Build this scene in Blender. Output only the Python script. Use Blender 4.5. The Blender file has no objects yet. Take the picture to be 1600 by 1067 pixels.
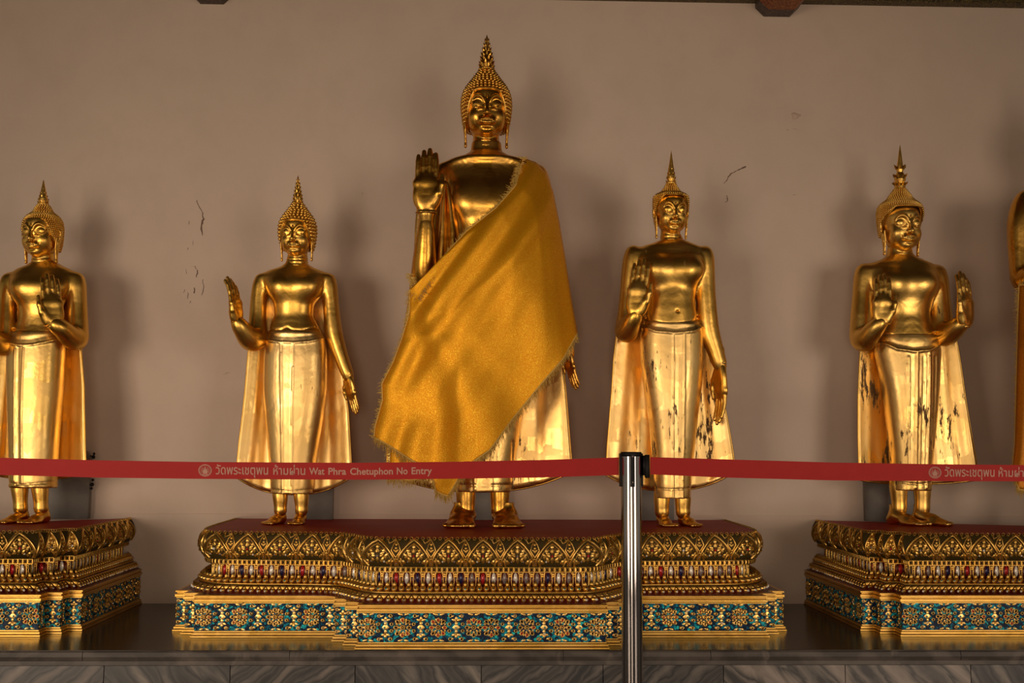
import bpy, math, random
import numpy as np
from mathutils import Vector, Matrix
PI = math.pi
random.seed(7)
SC = bpy.context.scene
COL = SC.collection

# ---------------------------------------------------------------- camera
F = 1700.0; EYE = 1.0
PITCH = math.atan((700-533.5)/F); YAW = math.atan(52/F); ROLL = .005
cy_, sy_ = math.cos(YAW), math.sin(YAW); cp_, sp_ = math.cos(PITCH), math.sin(PITCH)
FW = np.array([sy_*cp_, cy_*cp_, sp_]); r0 = np.array([cy_, -sy_, 0.]); u0 = np.cross(r0, FW)
RT = r0*math.cos(ROLL)+u0*math.sin(ROLL); UP = -r0*math.sin(ROLL)+u0*math.cos(ROLL)
cam_d = bpy.data.cameras.new('camera'); cam = bpy.data.objects.new('camera', cam_d); COL.objects.link(cam)
cam_d.sensor_width = 36; cam_d.lens = F/1600*36; cam_d.clip_start = .05; cam_d.clip_end = 200
cam.matrix_world = Matrix(((RT[0], UP[0], -FW[0], 0), (RT[1], UP[1], -FW[1], 0), (RT[2], UP[2], -FW[2], EYE), (0, 0, 0, 1)))
SC.camera = cam

def at(x, y, Y):
    "world point seen at photo position (x, y), at distance Y in front of the viewer"
    d = FW+RT*(x-800)/F+UP*(533.5-y)/F
    return np.array([0, 0, EYE])+d*Y/d[1]

# ---------------------------------------------------------------- light
SC.view_settings.view_transform = 'Standard'; SC.view_settings.look = 'None'
SC.view_settings.exposure = 0.0; SC.view_settings.gamma = 1; SC.view_settings.use_curve_mapping = False
W = bpy.data.worlds.new('world'); SC.world = W; W.use_nodes = True
W.node_tree.nodes['Background'].inputs[0].default_value = (.95, .8, .62, 1)
W.node_tree.nodes['Background'].inputs[1].default_value = .30

def area(name, loc, target, sx, sy, power, col, spread=180):
    l = bpy.data.lights.new(name, 'AREA'); l.shape = 'RECTANGLE'; l.size = sx; l.size_y = sy; l.energy = power; l.color = col; l.spread = math.radians(spread)
    o = bpy.data.objects.new(name, l); COL.objects.link(o); o.location = loc
    o.rotation_euler = (Vector(target)-Vector(loc)).to_track_quat('-Z', 'Y').to_euler()
    return o
# daylight coming in through the openings of the gallery on both sides behind the viewer
area('daylight_left_opening', (-3.05, -.9, .95), (-.7, 4.2, .75), 1.7, 1.7, 16, (1, .79, .60), 72)
area('daylight_right_opening', (3.15, -.9, .95), (1.0, 4.2, .75), 1.7, 1.7, 10.5, (1, .80, .63), 74)
area('daylight_middle_opening', (-.2, -1.7, .75), (0, 4.1, .8), .9, 1.4, 15, (1, .79, .60), 130)
sun = bpy.data.lights.new('sun', 'SUN'); sun.energy = 3.0; sun.angle = .01; sun.color = (1, .88, .7)
so = bpy.data.objects.new('sun', sun); COL.objects.link(so); so.rotation_euler = (math.radians(-38), 0, 0)

# ---------------------------------------------------------------- object helpers
def tag(o, label=None, cat=None, group=None, kind=None):
    if label: o['label'] = label
    if cat: o['category'] = cat
    if group: o['group'] = group
    if kind: o['kind'] = kind
    return o
def empty(name, loc, label, cat, group=None):
    o = bpy.data.objects.new(name, None); COL.objects.link(o); o.location = tuple(loc); o.empty_display_size = .05
    return tag(o, label, cat, group)
def link(name, me, mats, parent=None, loc=None, smooth=True):
    o = bpy.data.objects.new(name, me); COL.objects.link(o)
    for m in (mats if isinstance(mats, (list, tuple)) else [mats]): me.materials.append(m)
    if loc is not None: o.location = tuple(loc)
    if parent: o.parent = parent
    if smooth:
        me.polygons.foreach_set('use_smooth', [True]*len(me.polygons))
    return o

class MB:
    "collects triangles and quads of many shapes into one mesh"
    def __init__(s): s.v = []; s.f = []; s.m = []; s.n = 0
    def add(s, v, f, mi=0):
        v = np.asarray(v, float).reshape(-1, 3); s.v.append(v)
        for q in f: s.f.append(tuple(int(i)+s.n for i in q)); s.m.append(mi)
        s.n += len(v)
    def box(s, lo, hi, mi=0):
        x0, y0, z0 = lo; x1, y1, z1 = hi
        v = [(x0,y0,z0),(x1,y0,z0),(x1,y1,z0),(x0,y1,z0),(x0,y0,z1),(x1,y0,z1),(x1,y1,z1),(x0,y1,z1)]
        s.add(v, [(0,3,2,1),(4,5,6,7),(0,1,5,4),(1,2,6,5),(2,3,7,6),(3,0,4,7)], mi)
    def tube(s, pts, rad, n=8, mi=0, cap=True):
        pts = [np.array(p, float) for p in pts]
        if not isinstance(rad, (list, tuple, np.ndarray)): rad = [rad]*len(pts)
        V = []; up = None
        for i, p in enumerate(pts):
            t = pts[min(i+1, len(pts)-1)]-pts[max(i-1, 0)]; t /= np.linalg.norm(t)+1e-12
            if up is None: up = np.array([0, 0, 1.]) if abs(t[2]) < .9 else np.array([1., 0, 0])
            a = np.cross(t, up); a /= np.linalg.norm(a)+1e-12; b = np.cross(a, t); up = b
            for j in range(n):
                an = 2*PI*j/n; V.append(p+rad[i]*(a*math.cos(an)+b*math.sin(an)))
        fs = []
        for i in range(len(pts)-1):
            for j in range(n):
                k = (j+1) % n; fs.append((i*n+j, i*n+k, i*n+n+k, i*n+n+j))
        if cap: fs.append(tuple(range(n-1, -1, -1))); fs.append(tuple((len(pts)-1)*n+j for j in range(n)))
        s.add(V, fs, mi)
    def lathe(s, prof, c=(0, 0, 0), n=24, mi=0, sx=1, sy=1, cap=True):
        V = []; L = len(prof)
        for r, z in prof:
            for j in range(n):
                a = 2*PI*j/n; V.append((c[0]+r*math.cos(a)*sx, c[1]+r*math.sin(a)*sy, c[2]+z))
        fs = [(i*n+j, i*n+(j+1) % n, (i+1)*n+(j+1) % n, (i+1)*n+j) for i in range(L-1) for j in range(n)]
        if cap: fs.append(tuple(range(n-1, -1, -1))); fs.append(tuple((L-1)*n+j for j in range(n)))
        s.add(V, fs, mi)
    def grid(s, G, mi=0, flip=False):
        G = np.asarray(G, float); a, b = G.shape[:2]
        fs = []
        for i in range(a-1):
            for j in range(b-1):
                q = (i*b+j, i*b+j+1, (i+1)*b+j+1, (i+1)*b+j); fs.append(q[::-1] if flip else q)
        s.add(G.reshape(-1, 3), fs, mi)
    def mesh(s, name='m'):
        me = bpy.data.meshes.new(name); me.from_pydata(np.concatenate(s.v).tolist(), [], s.f)
        me.polygons.foreach_set('material_index', s.m); me.update(); return me
    def build(s, name, mats, parent=None, loc=None, smooth=True):
        return link(name, s.mesh(name), mats, parent, loc, smooth)

# ---------------------------------------------------------------- materials
class NT:
    def __init__(s, name):
        s.mat = bpy.data.materials.new(name); s.mat.use_nodes = True; s.t = s.mat.node_tree
        s.b = s.t.nodes['Principled BSDF']; s.co = s.t.nodes.new('ShaderNodeTexCoord').outputs['Object']
    def n(s, ty, **kw):
        nd = s.t.nodes.new('ShaderNode'+ty)
        for k, v in kw.items(): setattr(nd, k, v)
        return nd
    def inp(s, sock, v):
        if isinstance(v, bpy.types.NodeSocket): s.t.links.new(v, sock)
        elif v is not None:
            if isinstance(v, (tuple, list)) and len(v) == 3 and sock.type == 'RGBA': v = (*v, 1)
            sock.default_value = v
    def map(s, scale=(1, 1, 1), rot=(0, 0, 0), loc=(0, 0, 0), src=None):
        m = s.n('Mapping'); s.inp(m.inputs['Vector'], src or s.co)
        m.inputs['Scale'].default_value = scale; m.inputs['Rotation'].default_value = rot; m.inputs['Location'].default_value = loc
        return m.outputs[0]
    def noise(s, vec, scale, detail=3, rough=.5, dist=0):
        x = s.n('TexNoise'); s.inp(x.inputs['Vector'], vec); x.inputs['Scale'].default_value = scale
        x.inputs['Detail'].default_value = detail; x.inputs['Roughness'].default_value = rough; x.inputs['Distortion'].default_value = dist
        return x.outputs['Fac']
    def vor(s, vec, scale, out='Color', feature='F1', dist='EUCLIDEAN'):
        x = s.n('TexVoronoi', feature=feature)
        if feature != 'DISTANCE_TO_EDGE': x.distance = dist
        s.inp(x.inputs['Vector'], vec); x.inputs['Scale'].default_value = scale
        return x.outputs[out]
    def ramp(s, fac, stops, interp='LINEAR'):
        r = s.n('ValToRGB'); s.inp(r.inputs[0], fac); e = r.color_ramp.elements; r.color_ramp.interpolation = interp
        while len(e) < len(stops): e.new(.5)
        for i, (p, c) in enumerate(stops):
            e[i].position = p; c = (c, c, c) if not isinstance(c, (tuple, list)) else c; e[i].color = (*c, 1)
        return r.outputs[0]
    def mix(s, fac, a, b, mode='MIX'):
        m = s.n('MixRGB', blend_type=mode); s.inp(m.inputs[0], fac); s.inp(m.inputs[1], a); s.inp(m.inputs[2], b); return m.outputs[0]
    def math(s, op, a, b=None):
        m = s.n('Math', operation=op); s.inp(m.inputs[0], a); s.inp(m.inputs[1], b); return m.outputs[0]
    def sep(s, v):
        x = s.n('SeparateXYZ'); s.inp(x.inputs[0], v); return x.outputs
    def bump(s, h, strength=.3, dist=.01):
        b = s.n('Bump'); s.inp(b.inputs['Height'], h); b.inputs['Strength'].default_value = strength; b.inputs['Distance'].default_value = dist
        s.t.links.new(b.outputs[0], s.b.inputs['Normal'])
    def set(s, **kw):
        for k, v in kw.items(): s.inp(s.b.inputs[k.replace('_', ' ')], v)
        return s.mat

def plain(name, col, rough=.5, metal=0, **kw):
    n = NT(name); v = n.noise(n.co, 60, 2)
    c = n.mix(1, col, n.ramp(v, [(0, .88), (1, 1.1)]), 'MULTIPLY')
    return n.set(Base_Color=c, Roughness=rough, Metallic=metal, **kw)

def gold_leaf(name, wear=.2, base=(.80, .455, .075), seed=0., rough=.34, patch=.16):
    "gilded surface: square gold leaves, small tone shifts, dark flaked spots"
    n = NT(name); co = n.map(loc=(seed, seed*.7, seed*.3))
    big = n.noise(co, 7, 3)
    sq = n.sep(n.vor(n.map(scale=(1, .5, 1), src=co), 16, 'Color', 'F1', 'CHEBYCHEV'))[0]
    c = n.mix(n.ramp(big, [(.35, 0), (.7, 1)]), base, tuple(min(1, x*k) for x, k in zip(base, (1.08, 1.15, 1.5))))
    c = n.mix(n.math('MULTIPLY', sq, patch), c, (1, .70, .28))
    fl = n.noise(n.map(scale=(1, 1, .2), src=co), 62, 5, .72)
    zone = n.noise(n.map(scale=(1, 1, .45), src=co), 9, 2)
    f = n.math('ADD', n.math('MULTIPLY', fl, .62), n.math('MULTIPLY', zone, .55))
    t = .83-.2*wear
    spots = n.ramp(f, [(t, 0), (t+.035, 1)])
    c = n.mix(spots, c, (.14, .075, .028))
    ro = n.math('ADD', n.math('MULTIPLY', sq, patch*.38), rough-patch*.19)
    ro = n.math('ADD', ro, n.math('MULTIPLY', spots, .3))
    n.bump(n.math('ADD', n.noise(co, 26, 3), n.math('MULTIPLY', n.noise(co, 5, 1), 1.5)), .22, .006)
    return n.set(Base_Color=c, Roughness=ro, Metallic=n.math('SUBTRACT', 1, n.math('MULTIPLY', spots, .6)))

M = {}
M['gold_a'] = gold_leaf('gold_leaf_statue_a', .25, seed=1.3)
M['gold_b'] = gold_leaf('gold_leaf_statue_b', .22, seed=4.1)
M['gold_c'] = gold_leaf('gold_leaf_statue_c', .62, seed=7.7)
M['gold_d'] = gold_leaf('gold_leaf_statue_d', .5, (.78, .46, .09), seed=11.2)
M['gold_o'] = gold_leaf('gold_leaf_statue_old', .35, (.68, .34, .042), seed=15.2, rough=.3)
M['robe_a'] = gold_leaf('gold_leaf_robe_a', .3, (.86, .54, .14), seed=2.3, rough=.38, patch=.42)
M['robe_b'] = gold_leaf('gold_leaf_robe_b', .45, (.88, .57, .18), seed=5.1, rough=.4, patch=.42)
M['robe_c'] = gold_leaf('gold_leaf_robe_c', .8, (.88, .57, .18), seed=8.7, rough=.4, patch=.42)
M['robe_d'] = gold_leaf('gold_leaf_robe_d', .85, (.82, .52, .15), seed=12.2, rough=.38, patch=.42)
M['robe_o'] = gold_leaf('gold_leaf_robe_old', .7, (.86, .53, .15), seed=16.2, rough=.36, patch=.42)
M['gilt'] = gold_leaf('gilded_carving', .35, (.76, .46, .10), seed=3., rough=.36)
M['gilt_flower'] = gold_leaf('gilded_flowers', .2, (.78, .49, .13), seed=9., rough=.36)
M['gilt_shaded'] = gold_leaf('gilded_moulding', .15, (.52, .29, .05), seed=6., rough=.4)  # base darkened: the weaker light low on the platforms is put into the colour
def _wall():
    n = NT('plaster_wall'); a = n.noise(n.co, 1.2, 4); b = n.noise(n.co, 9, 5, .6)
    c = n.mix(n.ramp(a, [(.3, 0), (.7, 1)]), (.63, .505, .415), (.70, .56, .455))
    c = n.mix(n.ramp(b, [(.45, 0), (.8, .25)]), c, (.51, .41, .33))
    n.bump(n.noise(n.co, 16, 5), .12, .006)
    return n.set(Base_Color=c, Roughness=.75)
M['wall'] = _wall()
def _marble(name, c0, c1, c2, rough, scale=3., coat=0):
    n = NT(name); v = n.map(rot=(.3, .7, .5))
    w = n.n('TexWave', bands_direction='DIAGONAL'); n.inp(w.inputs['Vector'], v); w.inputs['Scale'].default_value = scale
    w.inputs['Distortion'].default_value = 9; w.inputs['Detail'].default_value = 5; w.inputs['Detail Scale'].default_value = 1.3
    rnd = n.noise(v, 1.7, 4)
    c = n.mix(n.ramp(w.outputs['Fac'], [(.1, 0), (.55, .6), (.95, 1)]), c0, c1)
    c = n.mix(n.ramp(n.noise(v, 6, 6, .65, 1.5), [(.55, 0), (.72, 1)]), c, c2)
    c = n.mix(n.ramp(rnd, [(.3, .35), (.7, 0)]), c, c0)
    return n.set(Base_Color=c, Roughness=rough, Specular_IOR_Level=.35)
M['marble_top'] = _marble('dark_marble_top', (.012, .007, .004), (.027, .018, .010), (.045, .031, .019), .2)
M['marble_edge'] = _marble('grey_marble_edge', (.065, .055, .048), (.12, .10, .087), (.19, .155, .13), .45, 5)
def _veins(name, dark, mid, pale, sc, rot):
    n = NT(name); v = n.map(rot=rot); w = n.n('TexWave', bands_direction='X'); n.inp(w.inputs['Vector'], v); w.inputs['Scale'].default_value = sc
    w.inputs['Distortion'].default_value = 4.5; w.inputs['Detail'].default_value = 3; w.inputs['Detail Scale'].default_value = 1.4; w.inputs['Detail Roughness'].default_value = .5
    st = n.noise(n.map(scale=(3.2, 1, .6), src=v), 7, 5, .6, .8)
    f = n.math('ADD', n.math('MULTIPLY', w.outputs['Fac'], .42), n.math('MULTIPLY', st, .75))
    c = n.ramp(f, [(.30, dark), (.50, mid), (.60, dark), (.72, mid), (.92, pale)])
    return n.set(Base_Color=c, Roughness=.38)
M['marble_dark'] = _veins('grey_veined_marble', (.012, .012, .013), (.06, .054, .05), (.22, .19, .16), 3.6, (0, .7, 0))
M['marble_mid'] = _veins('streaked_grey_marble', (.014, .014, .015), (.07, .062, .056), (.18, .15, .13), 5., (0, -.9, 0))
M['marble_pale'] = _veins('pale_veined_marble', (.03, .028, .027), (.17, .145, .125), (.34, .28, .24), 2.4, (0, .8, 0))
M['lacquer_red'] = NT('red_lacquer'); n = M['lacquer_red']
M['lacquer_red'] = n.set(Base_Color=n.mix(n.ramp(n.noise(n.co, 5, 5), [(.4, 0), (.75, 1)]), (.36, .022, .012), (.42, .045, .028)), Roughness=.5, Specular_IOR_Level=.12)
M['lacquer_dark'] = plain('dark_lacquer_ground', (.03, .015, .007), .75, 0, Specular_IOR_Level=.15)
M['lacquer_green'] = plain('green_glass_ground', (.05, .033, .008), .6, 0, Specular_IOR_Level=.2)
M['red_ground'] = plain('deep_red_ground', (.09, .008, .005), .35)
def _mosaic():
    n = NT('blue_glass_mosaic')
    cell = n.vor(n.co, 135, 'Color'); s = n.sep(cell)
    edge = n.vor(n.co, 135, 'Distance', 'DISTANCE_TO_EDGE')
    c = n.ramp(s[0], [(0, (.004, .008, .03)), (.42, (.003, .03, .09)), (.6, (.0, .12, .22)), (.78, (.0, .30, .44)), (1, (.02, .62, .68))])
    c = n.mix(n.ramp(edge, [(.03, 1), (.07, 0)]), c, (.008, .008, .01))
    n.bump(s[1], .5, .0015)
    return n.set(Base_Color=c, Roughness=.35, Specular_IOR_Level=.12)
M['mosaic'] = _mosaic()
for nm, c in (('gem_white', (.82, .78, .70)), ('gem_red', (.42, .015, .02)), ('gem_blue', (.018, .016, .07)), ('gem_teal', (.0, .3, .38)), ('gem_smoke', (.26, .2, .18))):
    M[nm] = plain(nm, c, .08, .15)
def _cloth(name, base, hi):
    n = NT(name); f = n.noise(n.co, 900, 1); g = n.noise(n.co, 380, 2)
    c = n.mix(n.ramp(g, [(.5, 0), (.68, 1)]), base, hi)
    n.bump(n.math('ADD', f, g), .45, .0012)
    return n.set(Base_Color=c, Roughness=n.ramp(g, [(.4, .48), (.7, .3)]), Metallic=.62)
M['cloth'] = _cloth('golden_satin_cloth', (.86, .35, .003), (1, .62, .03))
M['cloth_orange'] = _cloth('orange_satin_cloth', (.5, .17, .008), (.7, .3, .03))
M['fringe'] = plain('olive_gold_fringe', (.72, .47, .11), .6, .2)
n = NT('tape_red'); st = n.n('TexWave', bands_direction='X'); n.inp(st.inputs['Vector'], n.co); st.inputs['Scale'].default_value = 260
n.bump(st.outputs['Fac'], .1, .0005); M['tape'] = n.set(Base_Color=n.mix(n.noise(n.co, 30, 3), (.36, .010, .009), (.41, .014, .012)), Roughness=.6, Specular_IOR_Level=.25)
M['tape_print'] = plain('pale_print', (.50, .25, .18), .6)
n = NT('chrome'); n.bump(n.noise(n.map(scale=(1, 1, .02)), 300, 2), .03, .001); M['chrome'] = n.set(Base_Color=(.36, .335, .33), Roughness=.09, Metallic=1.)
M['black'] = plain('black_plastic', (.008, .007, .007), .55, 0, Specular_IOR_Level=.2)
M['slab'] = _marble('grey_stone_slab', (.13, .115, .10), (.17, .15, .13), (.2, .175, .15), .4, 4)
M['ceiling'] = plain('dark_timber_ceiling', (.05, .03, .02), .6)
def _cornice(name, a, b, sc=150):
    n = NT(name); v = n.noise(n.co, sc, 2, .5, 2)
    return n.set(Base_Color=n.mix(n.ramp(v, [(.5, 0), (.56, 1)]), a, b), Roughness=.5)
M['cornice'] = _cornice('stencilled_dark_cornice', (.012, .008, .004), (.20, .14, .035))
M['beam_red'] = _cornice('red_gold_stencil', (.14, .015, .004), (.42, .16, .02), 110)
M['beam_grey'] = _cornice('grey_stencil_edge', (.03, .02, .016), (.14, .10, .08), 130)
M['floor'] = plain('gallery_floor', (.13, .10, .08), .35)
M['paving'] = plain('courtyard_paving', (.55, .45, .33), .8)
M['crack'] = plain('crack_shadow_brown', (.19, .12, .085), .9)
M['patch'] = plain('patched_plaster', (.60, .45, .36), .8)
M['bark'] = plain('old_plaster_pillar', (.5, .44, .36), .8)
# ---------------------------------------------------------------- the setting
WALL = 4.3; LTOP = .4; LFRONT = 3.32; PTOP = .723
def plate(name, lo, hi, mat, bev=0, parent=None, **kw):
    m = MB(); m.box(lo, hi); o = m.build(name, mat, parent, smooth=False)
    if bev:
        b = o.modifiers.new('bevel', 'BEVEL'); b.width = bev; b.segments = 2
    return tag(o, **kw) if kw else o
plate('wall_back', (-7, WALL, 0), (7, WALL+.3, 4.2), M['wall'], kind='structure')
plate('floor', (-7, -2.4, -.15), (7, WALL, 0), M['floor'], kind='structure')
plate('ceiling', (-7, -2.4, 3.05), (7, WALL, 3.2), M['ceiling'], kind='structure')
plate('ground_courtyard', (-14, -16, -.3), (14, -2.4, -.16), M['paving'], kind='structure')
# cornice under the ceiling and the chamfered beams running into the wall
plate('trim_1', (-7, WALL-.05, 2.83), (7, WALL-.0005, 3.05), M['cornice'], kind='structure')
for k, (xa, xb, zb) in enumerate(((-1.175, -1.012, 2.787), (1.128, 1.305, 2.775))):
    m = MB(); c = .035
    sec = [(xa, 3.05), (xa, zb+c), (xa+c, zb), (xb-c, zb), (xb, zb+c), (xb, 3.05)]
    for y0, y1, mi in ((WALL-.045-.03, WALL-.0005, 1), (-2.3, WALL-.045-.03, 0)):
        V = [(x, y0, z) for x, z in sec]+[(x, y1, z) for x, z in sec]
        m.add(V, [(i, i+1, i+7, i+6) for i in range(5)]+[(5, 4, 3, 2, 1, 0), (6, 7, 8, 9, 10, 11)], mi)
    tag(m.build('trim_%d' % (k+2), [M['beam_red'] if k else M['cornice'], M['beam_grey']], smooth=False), kind='structure')
# pillars of the gallery, behind the viewer
for k, x in enumerate((-5.6, -1.9, 1.9, 5.8)):
    m = MB(); m.box((x-.3, -1.75, 0), (x+.3, -1.15, 3.05)); m.box((x-.36, -1.81, 0), (x+.36, -1.09, .12))
    tag(m.build('wall_pillar_%d' % (k+1), M['bark'], smooth=False), kind='structure')
# low skirting line where the wall meets the ledge
m = MB(); m.box((-7, WALL-.006, LTOP), (7, WALL-.0003, PTOP+.018)); tag(m.build('baseboard_back', M['wall'], smooth=False), kind='structure')

# cracks and patched plaster on the wall
m = MB()
def crack(pts, ws, mi=0):
    P = []
    rs = random.Random(int(pts[0][0]*7))
    for i in range(len(pts)-1):
        for t in np.linspace(0, 1, 5)[:-1]:
            x = pts[i][0]*(1-t)+pts[i+1][0]*t+rs.uniform(-1, 1)*.9; y = pts[i][1]*(1-t)+pts[i+1][1]*t+rs.uniform(-.6, .6)
            w = (ws[i]*(1-t)+ws[i+1]*t)*rs.uniform(.5, 1.3)
            P.append((x, y, w))
    L = [at(x-w/2, y-w*.2, WALL-.0006) for x, y, w in P]; R = [at(x+w/2, y+w*.2, WALL-.0006) for x, y, w in P]
    m.grid([L, R], mi, True)
crack([(307, 312), (309, 318), (316, 330), (318, 342), (314, 354), (317, 372)], [.6, 1.6, 1.6, 2.4, 3, 1.2])
crack([(296, 345), (294, 353)], [.9, .5]); crack([(294, 386), (293, 392)], [1.3, .6]); crack([(291, 420), (292, 430)], [.5, 1.0]); crack([(288, 452), (287, 459)], [.5, 1.0]); crack([(301, 376), (302, 384)], [.3, .6])
crack([(298, 416), (305, 416), (309, 424), (306, 436)], [.4, .8, 2.2, .7])
crack([(317, 436), (318, 450), (314, 464)], [1.6, .9, 1.4])
crack([(303, 450), (304, 460)], [2.4, 1.5]); crack([(294, 456), (293, 470)], [1.6, .6]); crack([(298, 470), (296, 474)], [1.4, .5])
crack([(1165, 259), (1160, 263), (1150, 267), (1142, 272), (1136, 280), (1130, 289)], [2.2, 3, 1.2, 1.8, 1.2, .8])
crack([(1136, 305), (1137, 312), (1133, 318)], [1.2, 1.6, .7]); crack([(1240, 201), (1246, 202)], [1, 1.4]); crack([(1228, 203), (1234, 203)], [.9, .9])
crack([(1240, 305), (1243, 303)], [.8, .8])
crack([(348, 585), (362, 581)], [.5, .8]); crack([(566, 300), (567, 304)], [.6, .8])
tag(m.build('cracks', M['crack'], smooth=False), kind='structure').name = 'trim_4'
m = MB()
c0 = at(1243, 181, WALL); V = []
for a in np.linspace(0, 2*PI, 22)[:-1]:
    r = .0185*(1+.22*math.sin(3*a+1)+.1*math.sin(5*a)); V.append((c0[0]+r*math.cos(a), WALL-.0006, c0[2]+r*.75*math.sin(a)))
V = V+[(x*.85+c0[0]*.15, WALL-.003, z*.85+c0[2]*.15) for x, y, z in V]; k = len(V)//2
m.add(V, [(i, (i+1) % k, (i+1) % k+k, i+k) for i in range(k)]+[tuple(range(k, 2*k))])
tag(m.build('trim_5', M['patch']), kind='structure')

# marble ledge: veined facing blocks, a moulded edge, a dark polished top
led = empty('marble_ledge', (0, LFRONT, 0), 'long dark polished marble ledge carrying the carved gilded platforms', 'ledge')
prof = [(LFRONT+.03, LTOP-.048), (LFRONT+.012, LTOP-.046), (LFRONT+.010, LTOP-.034), (LFRONT-.002, LTOP-.03), (LFRONT-.008, LTOP-.018), (LFRONT-.004, LTOP-.006), (LFRONT+.002, LTOP-.0005)]
m = MB()
xs = [-6]+[at(x, 1018, LFRONT)[0] for x in (130, 453, 880, 1110, 1500)]+[6]
for i in range(len(xs)-1):
    m.grid([[(x, y, z) for y, z in prof] for x in (xs[i]+.0008, xs[i+1]-.0008)], 0, True)
m.box((-6, LFRONT+.004, LTOP-.044), (6, LFRONT+.03, LTOP-.003))
m.build('edge_moulding', M['marble_edge'], led, (0, -LFRONT, 0), smooth=False)
m = MB(); m.box((-6, LFRONT+.001, LTOP-.01), (6, WALL-.007, LTOP)); m.build('polished_top', M['marble_top'], led, (0, -LFRONT, 0), smooth=False)
m = MB(); m.box((-6, LFRONT+.031, 0), (6, WALL-.007, LTOP-.011)); m.build('core', M['lacquer_dark'], led, (0, -LFRONT, 0), smooth=False)
seams = [at(x, 1050, LFRONT+.016)[0] for x in (-230, -30, 163, 360, 555, 752, 942, 1130, 1320, 1516, 1700)]
for i in range(len(seams)-1):
    m = MB(); m.box((seams[i]+.0012, LFRONT+.012, .0), (seams[i+1]-.0012, LFRONT+.03, LTOP-.047))
    o = m.build('facing_block', M['marble_pale'] if i in (7, 8) else M['marble_mid'] if i in (3, 5, 6, 1) else M['marble_dark'], led, (0, -LFRONT, 0), smooth=False)

# ---------------------------------------------------------------- carved platforms
class Plan:
    def __init__(s, pts):
        s.p = np.array(pts, float); d = np.diff(s.p, axis=0); L = np.hypot(d[:, 0], d[:, 1]); s.L = L; s.s = np.concatenate([[0], np.cumsum(L)])
        nr = np.stack([d[:, 1], -d[:, 0]], 1)/L[:, None]     # points run left to right, outward is towards the viewer
        m = []
        for i in range(len(s.p)):
            a = nr[max(i-1, 0)]; b = nr[min(i, len(nr)-1)]; v = a+b; m.append(v/(1+a@b))
        s.m = np.array(m)
    def pos(s, q, off):
        q = np.asarray(q, float); off = np.asarray(off, float)
        k = np.clip(np.searchsorted(s.s, q, 'right')-1, 0, len(s.L)-1); f = ((q-s.s[k])/s.L[k])[..., None]
        return (s.p[k]+s.m[k]*off[..., None])*(1-f)+(s.p[k+1]+s.m[k+1]*off[..., None])*f
    def sweep(s, mb, prof, mi=0):
        "prof: list of (offset, z)"
        G = []
        for o, z in prof:
            q = s.p+s.m*o; G.append([(x, y, z) for x, y in q])
        mb.grid(G, mi)
def dense(pts, n):
    "round a plan by cutting its corners twice"
    p = [np.array(q, float) for q in pts]
    for _ in range(n):
        o = [p[0]]
        for a, b in zip(p[:-1], p[1:]): o += [a*.75+b*.25, a*.25+b*.75]
        o.append(p[-1]); p = o
    return p

class Strip:
    "relief drawn on a band of a platform: s runs along the plan, t is height in metres"
    def __init__(s, plan, mb, zoff): s.pl = plan; s.mb = mb; s.zo = zoff     # zo: function t -> (offset, z)
    def put(s, S, T, N, faces, mi):
        off, z = s.zo(np.asarray(T, float)); S = np.clip(np.asarray(S, float), 0, s.pl.s[-1]-1e-6); q = s.pl.pos(S, off+np.asarray(N)); s.mb.add(np.column_stack([q, z]), faces, mi)
    def stroke(s, pts, w, h=.003, mi=0):
        P = np.array(pts, float); d = np.gradient(P, axis=0); d /= np.hypot(d[:, 0], d[:, 1])[:, None]+1e-9; nr = np.stack([-d[:, 1], d[:, 0]], 1)
        S = []; T = []; N = []
        for a, b in ((-.5, -.0006), (-.3, .75*h), (0, h), (.3, .75*h), (.5, -.0006)):
            q = P+nr*w*a; S += list(q[:, 0]); T += list(q[:, 1]); N += [b]*len(P)
        n = len(P); s.put(S, T, N, [(i*n+j, i*n+j+1, (i+1)*n+j+1, (i+1)*n+j) for i in range(4) for j in range(n-1)], mi)
    def ring(s, c, r, w, h=.003, mi=0, gem=None, n=9, sy=1., ang=0):
        a = np.linspace(0, 2*PI, n+1); co, si = math.cos(ang), math.sin(ang)
        px = np.cos(a)*r; py = np.sin(a)*r*sy
        s.stroke(np.stack([c[0]+px*co-py*si, c[1]+px*si+py*co], 1), w, h, mi)
        if gem is not None: s.dome(c, r*.75, r*.75*sy, h*.6, gem, 6, ang)
    def dome(s, c, ra, rb, h, mi=0, n=6, ang=0):
        co, si = math.cos(ang), math.sin(ang); S = []; T = []; N = []
        for k, hh in ((1, -.0006), (.62, h*.8)):
            for j in range(n):
                a = 2*PI*j/n; x = ra*k*math.cos(a); y = rb*k*math.sin(a); S.append(c[0]+x*co-y*si); T.append(c[1]+x*si+y*co); N.append(hh)
        S.append(c[0]); T.append(c[1]); N.append(h)
        s.put(S, T, N, [(j, (j+1) % n, n+(j+1) % n, n+j) for j in range(n)]+[(n+j, n+(j+1) % n, 2*n) for j in range(n)], mi)
    def leaf(s, c, ln, w, ang, h=.0035, mi=0):
        "pointed leaf starting at c"
        co, si = math.cos(ang), math.sin(ang)
        pts = [(0, 0, -.0006), (.4, .5, -.0006), (1, 0, -.0006), (.4, -.5, -.0006), (.35, 0, h)]
        s.put([c[0]+(x*ln)*co-(y*w)*si for x, y, _ in pts], [c[1]+(x*ln)*si+(y*w)*co for x, y, _ in pts], [q[2] for q in pts], [(0, 1, 4), (1, 2, 4), (2, 3, 4), (3, 0, 4)], mi)
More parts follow.
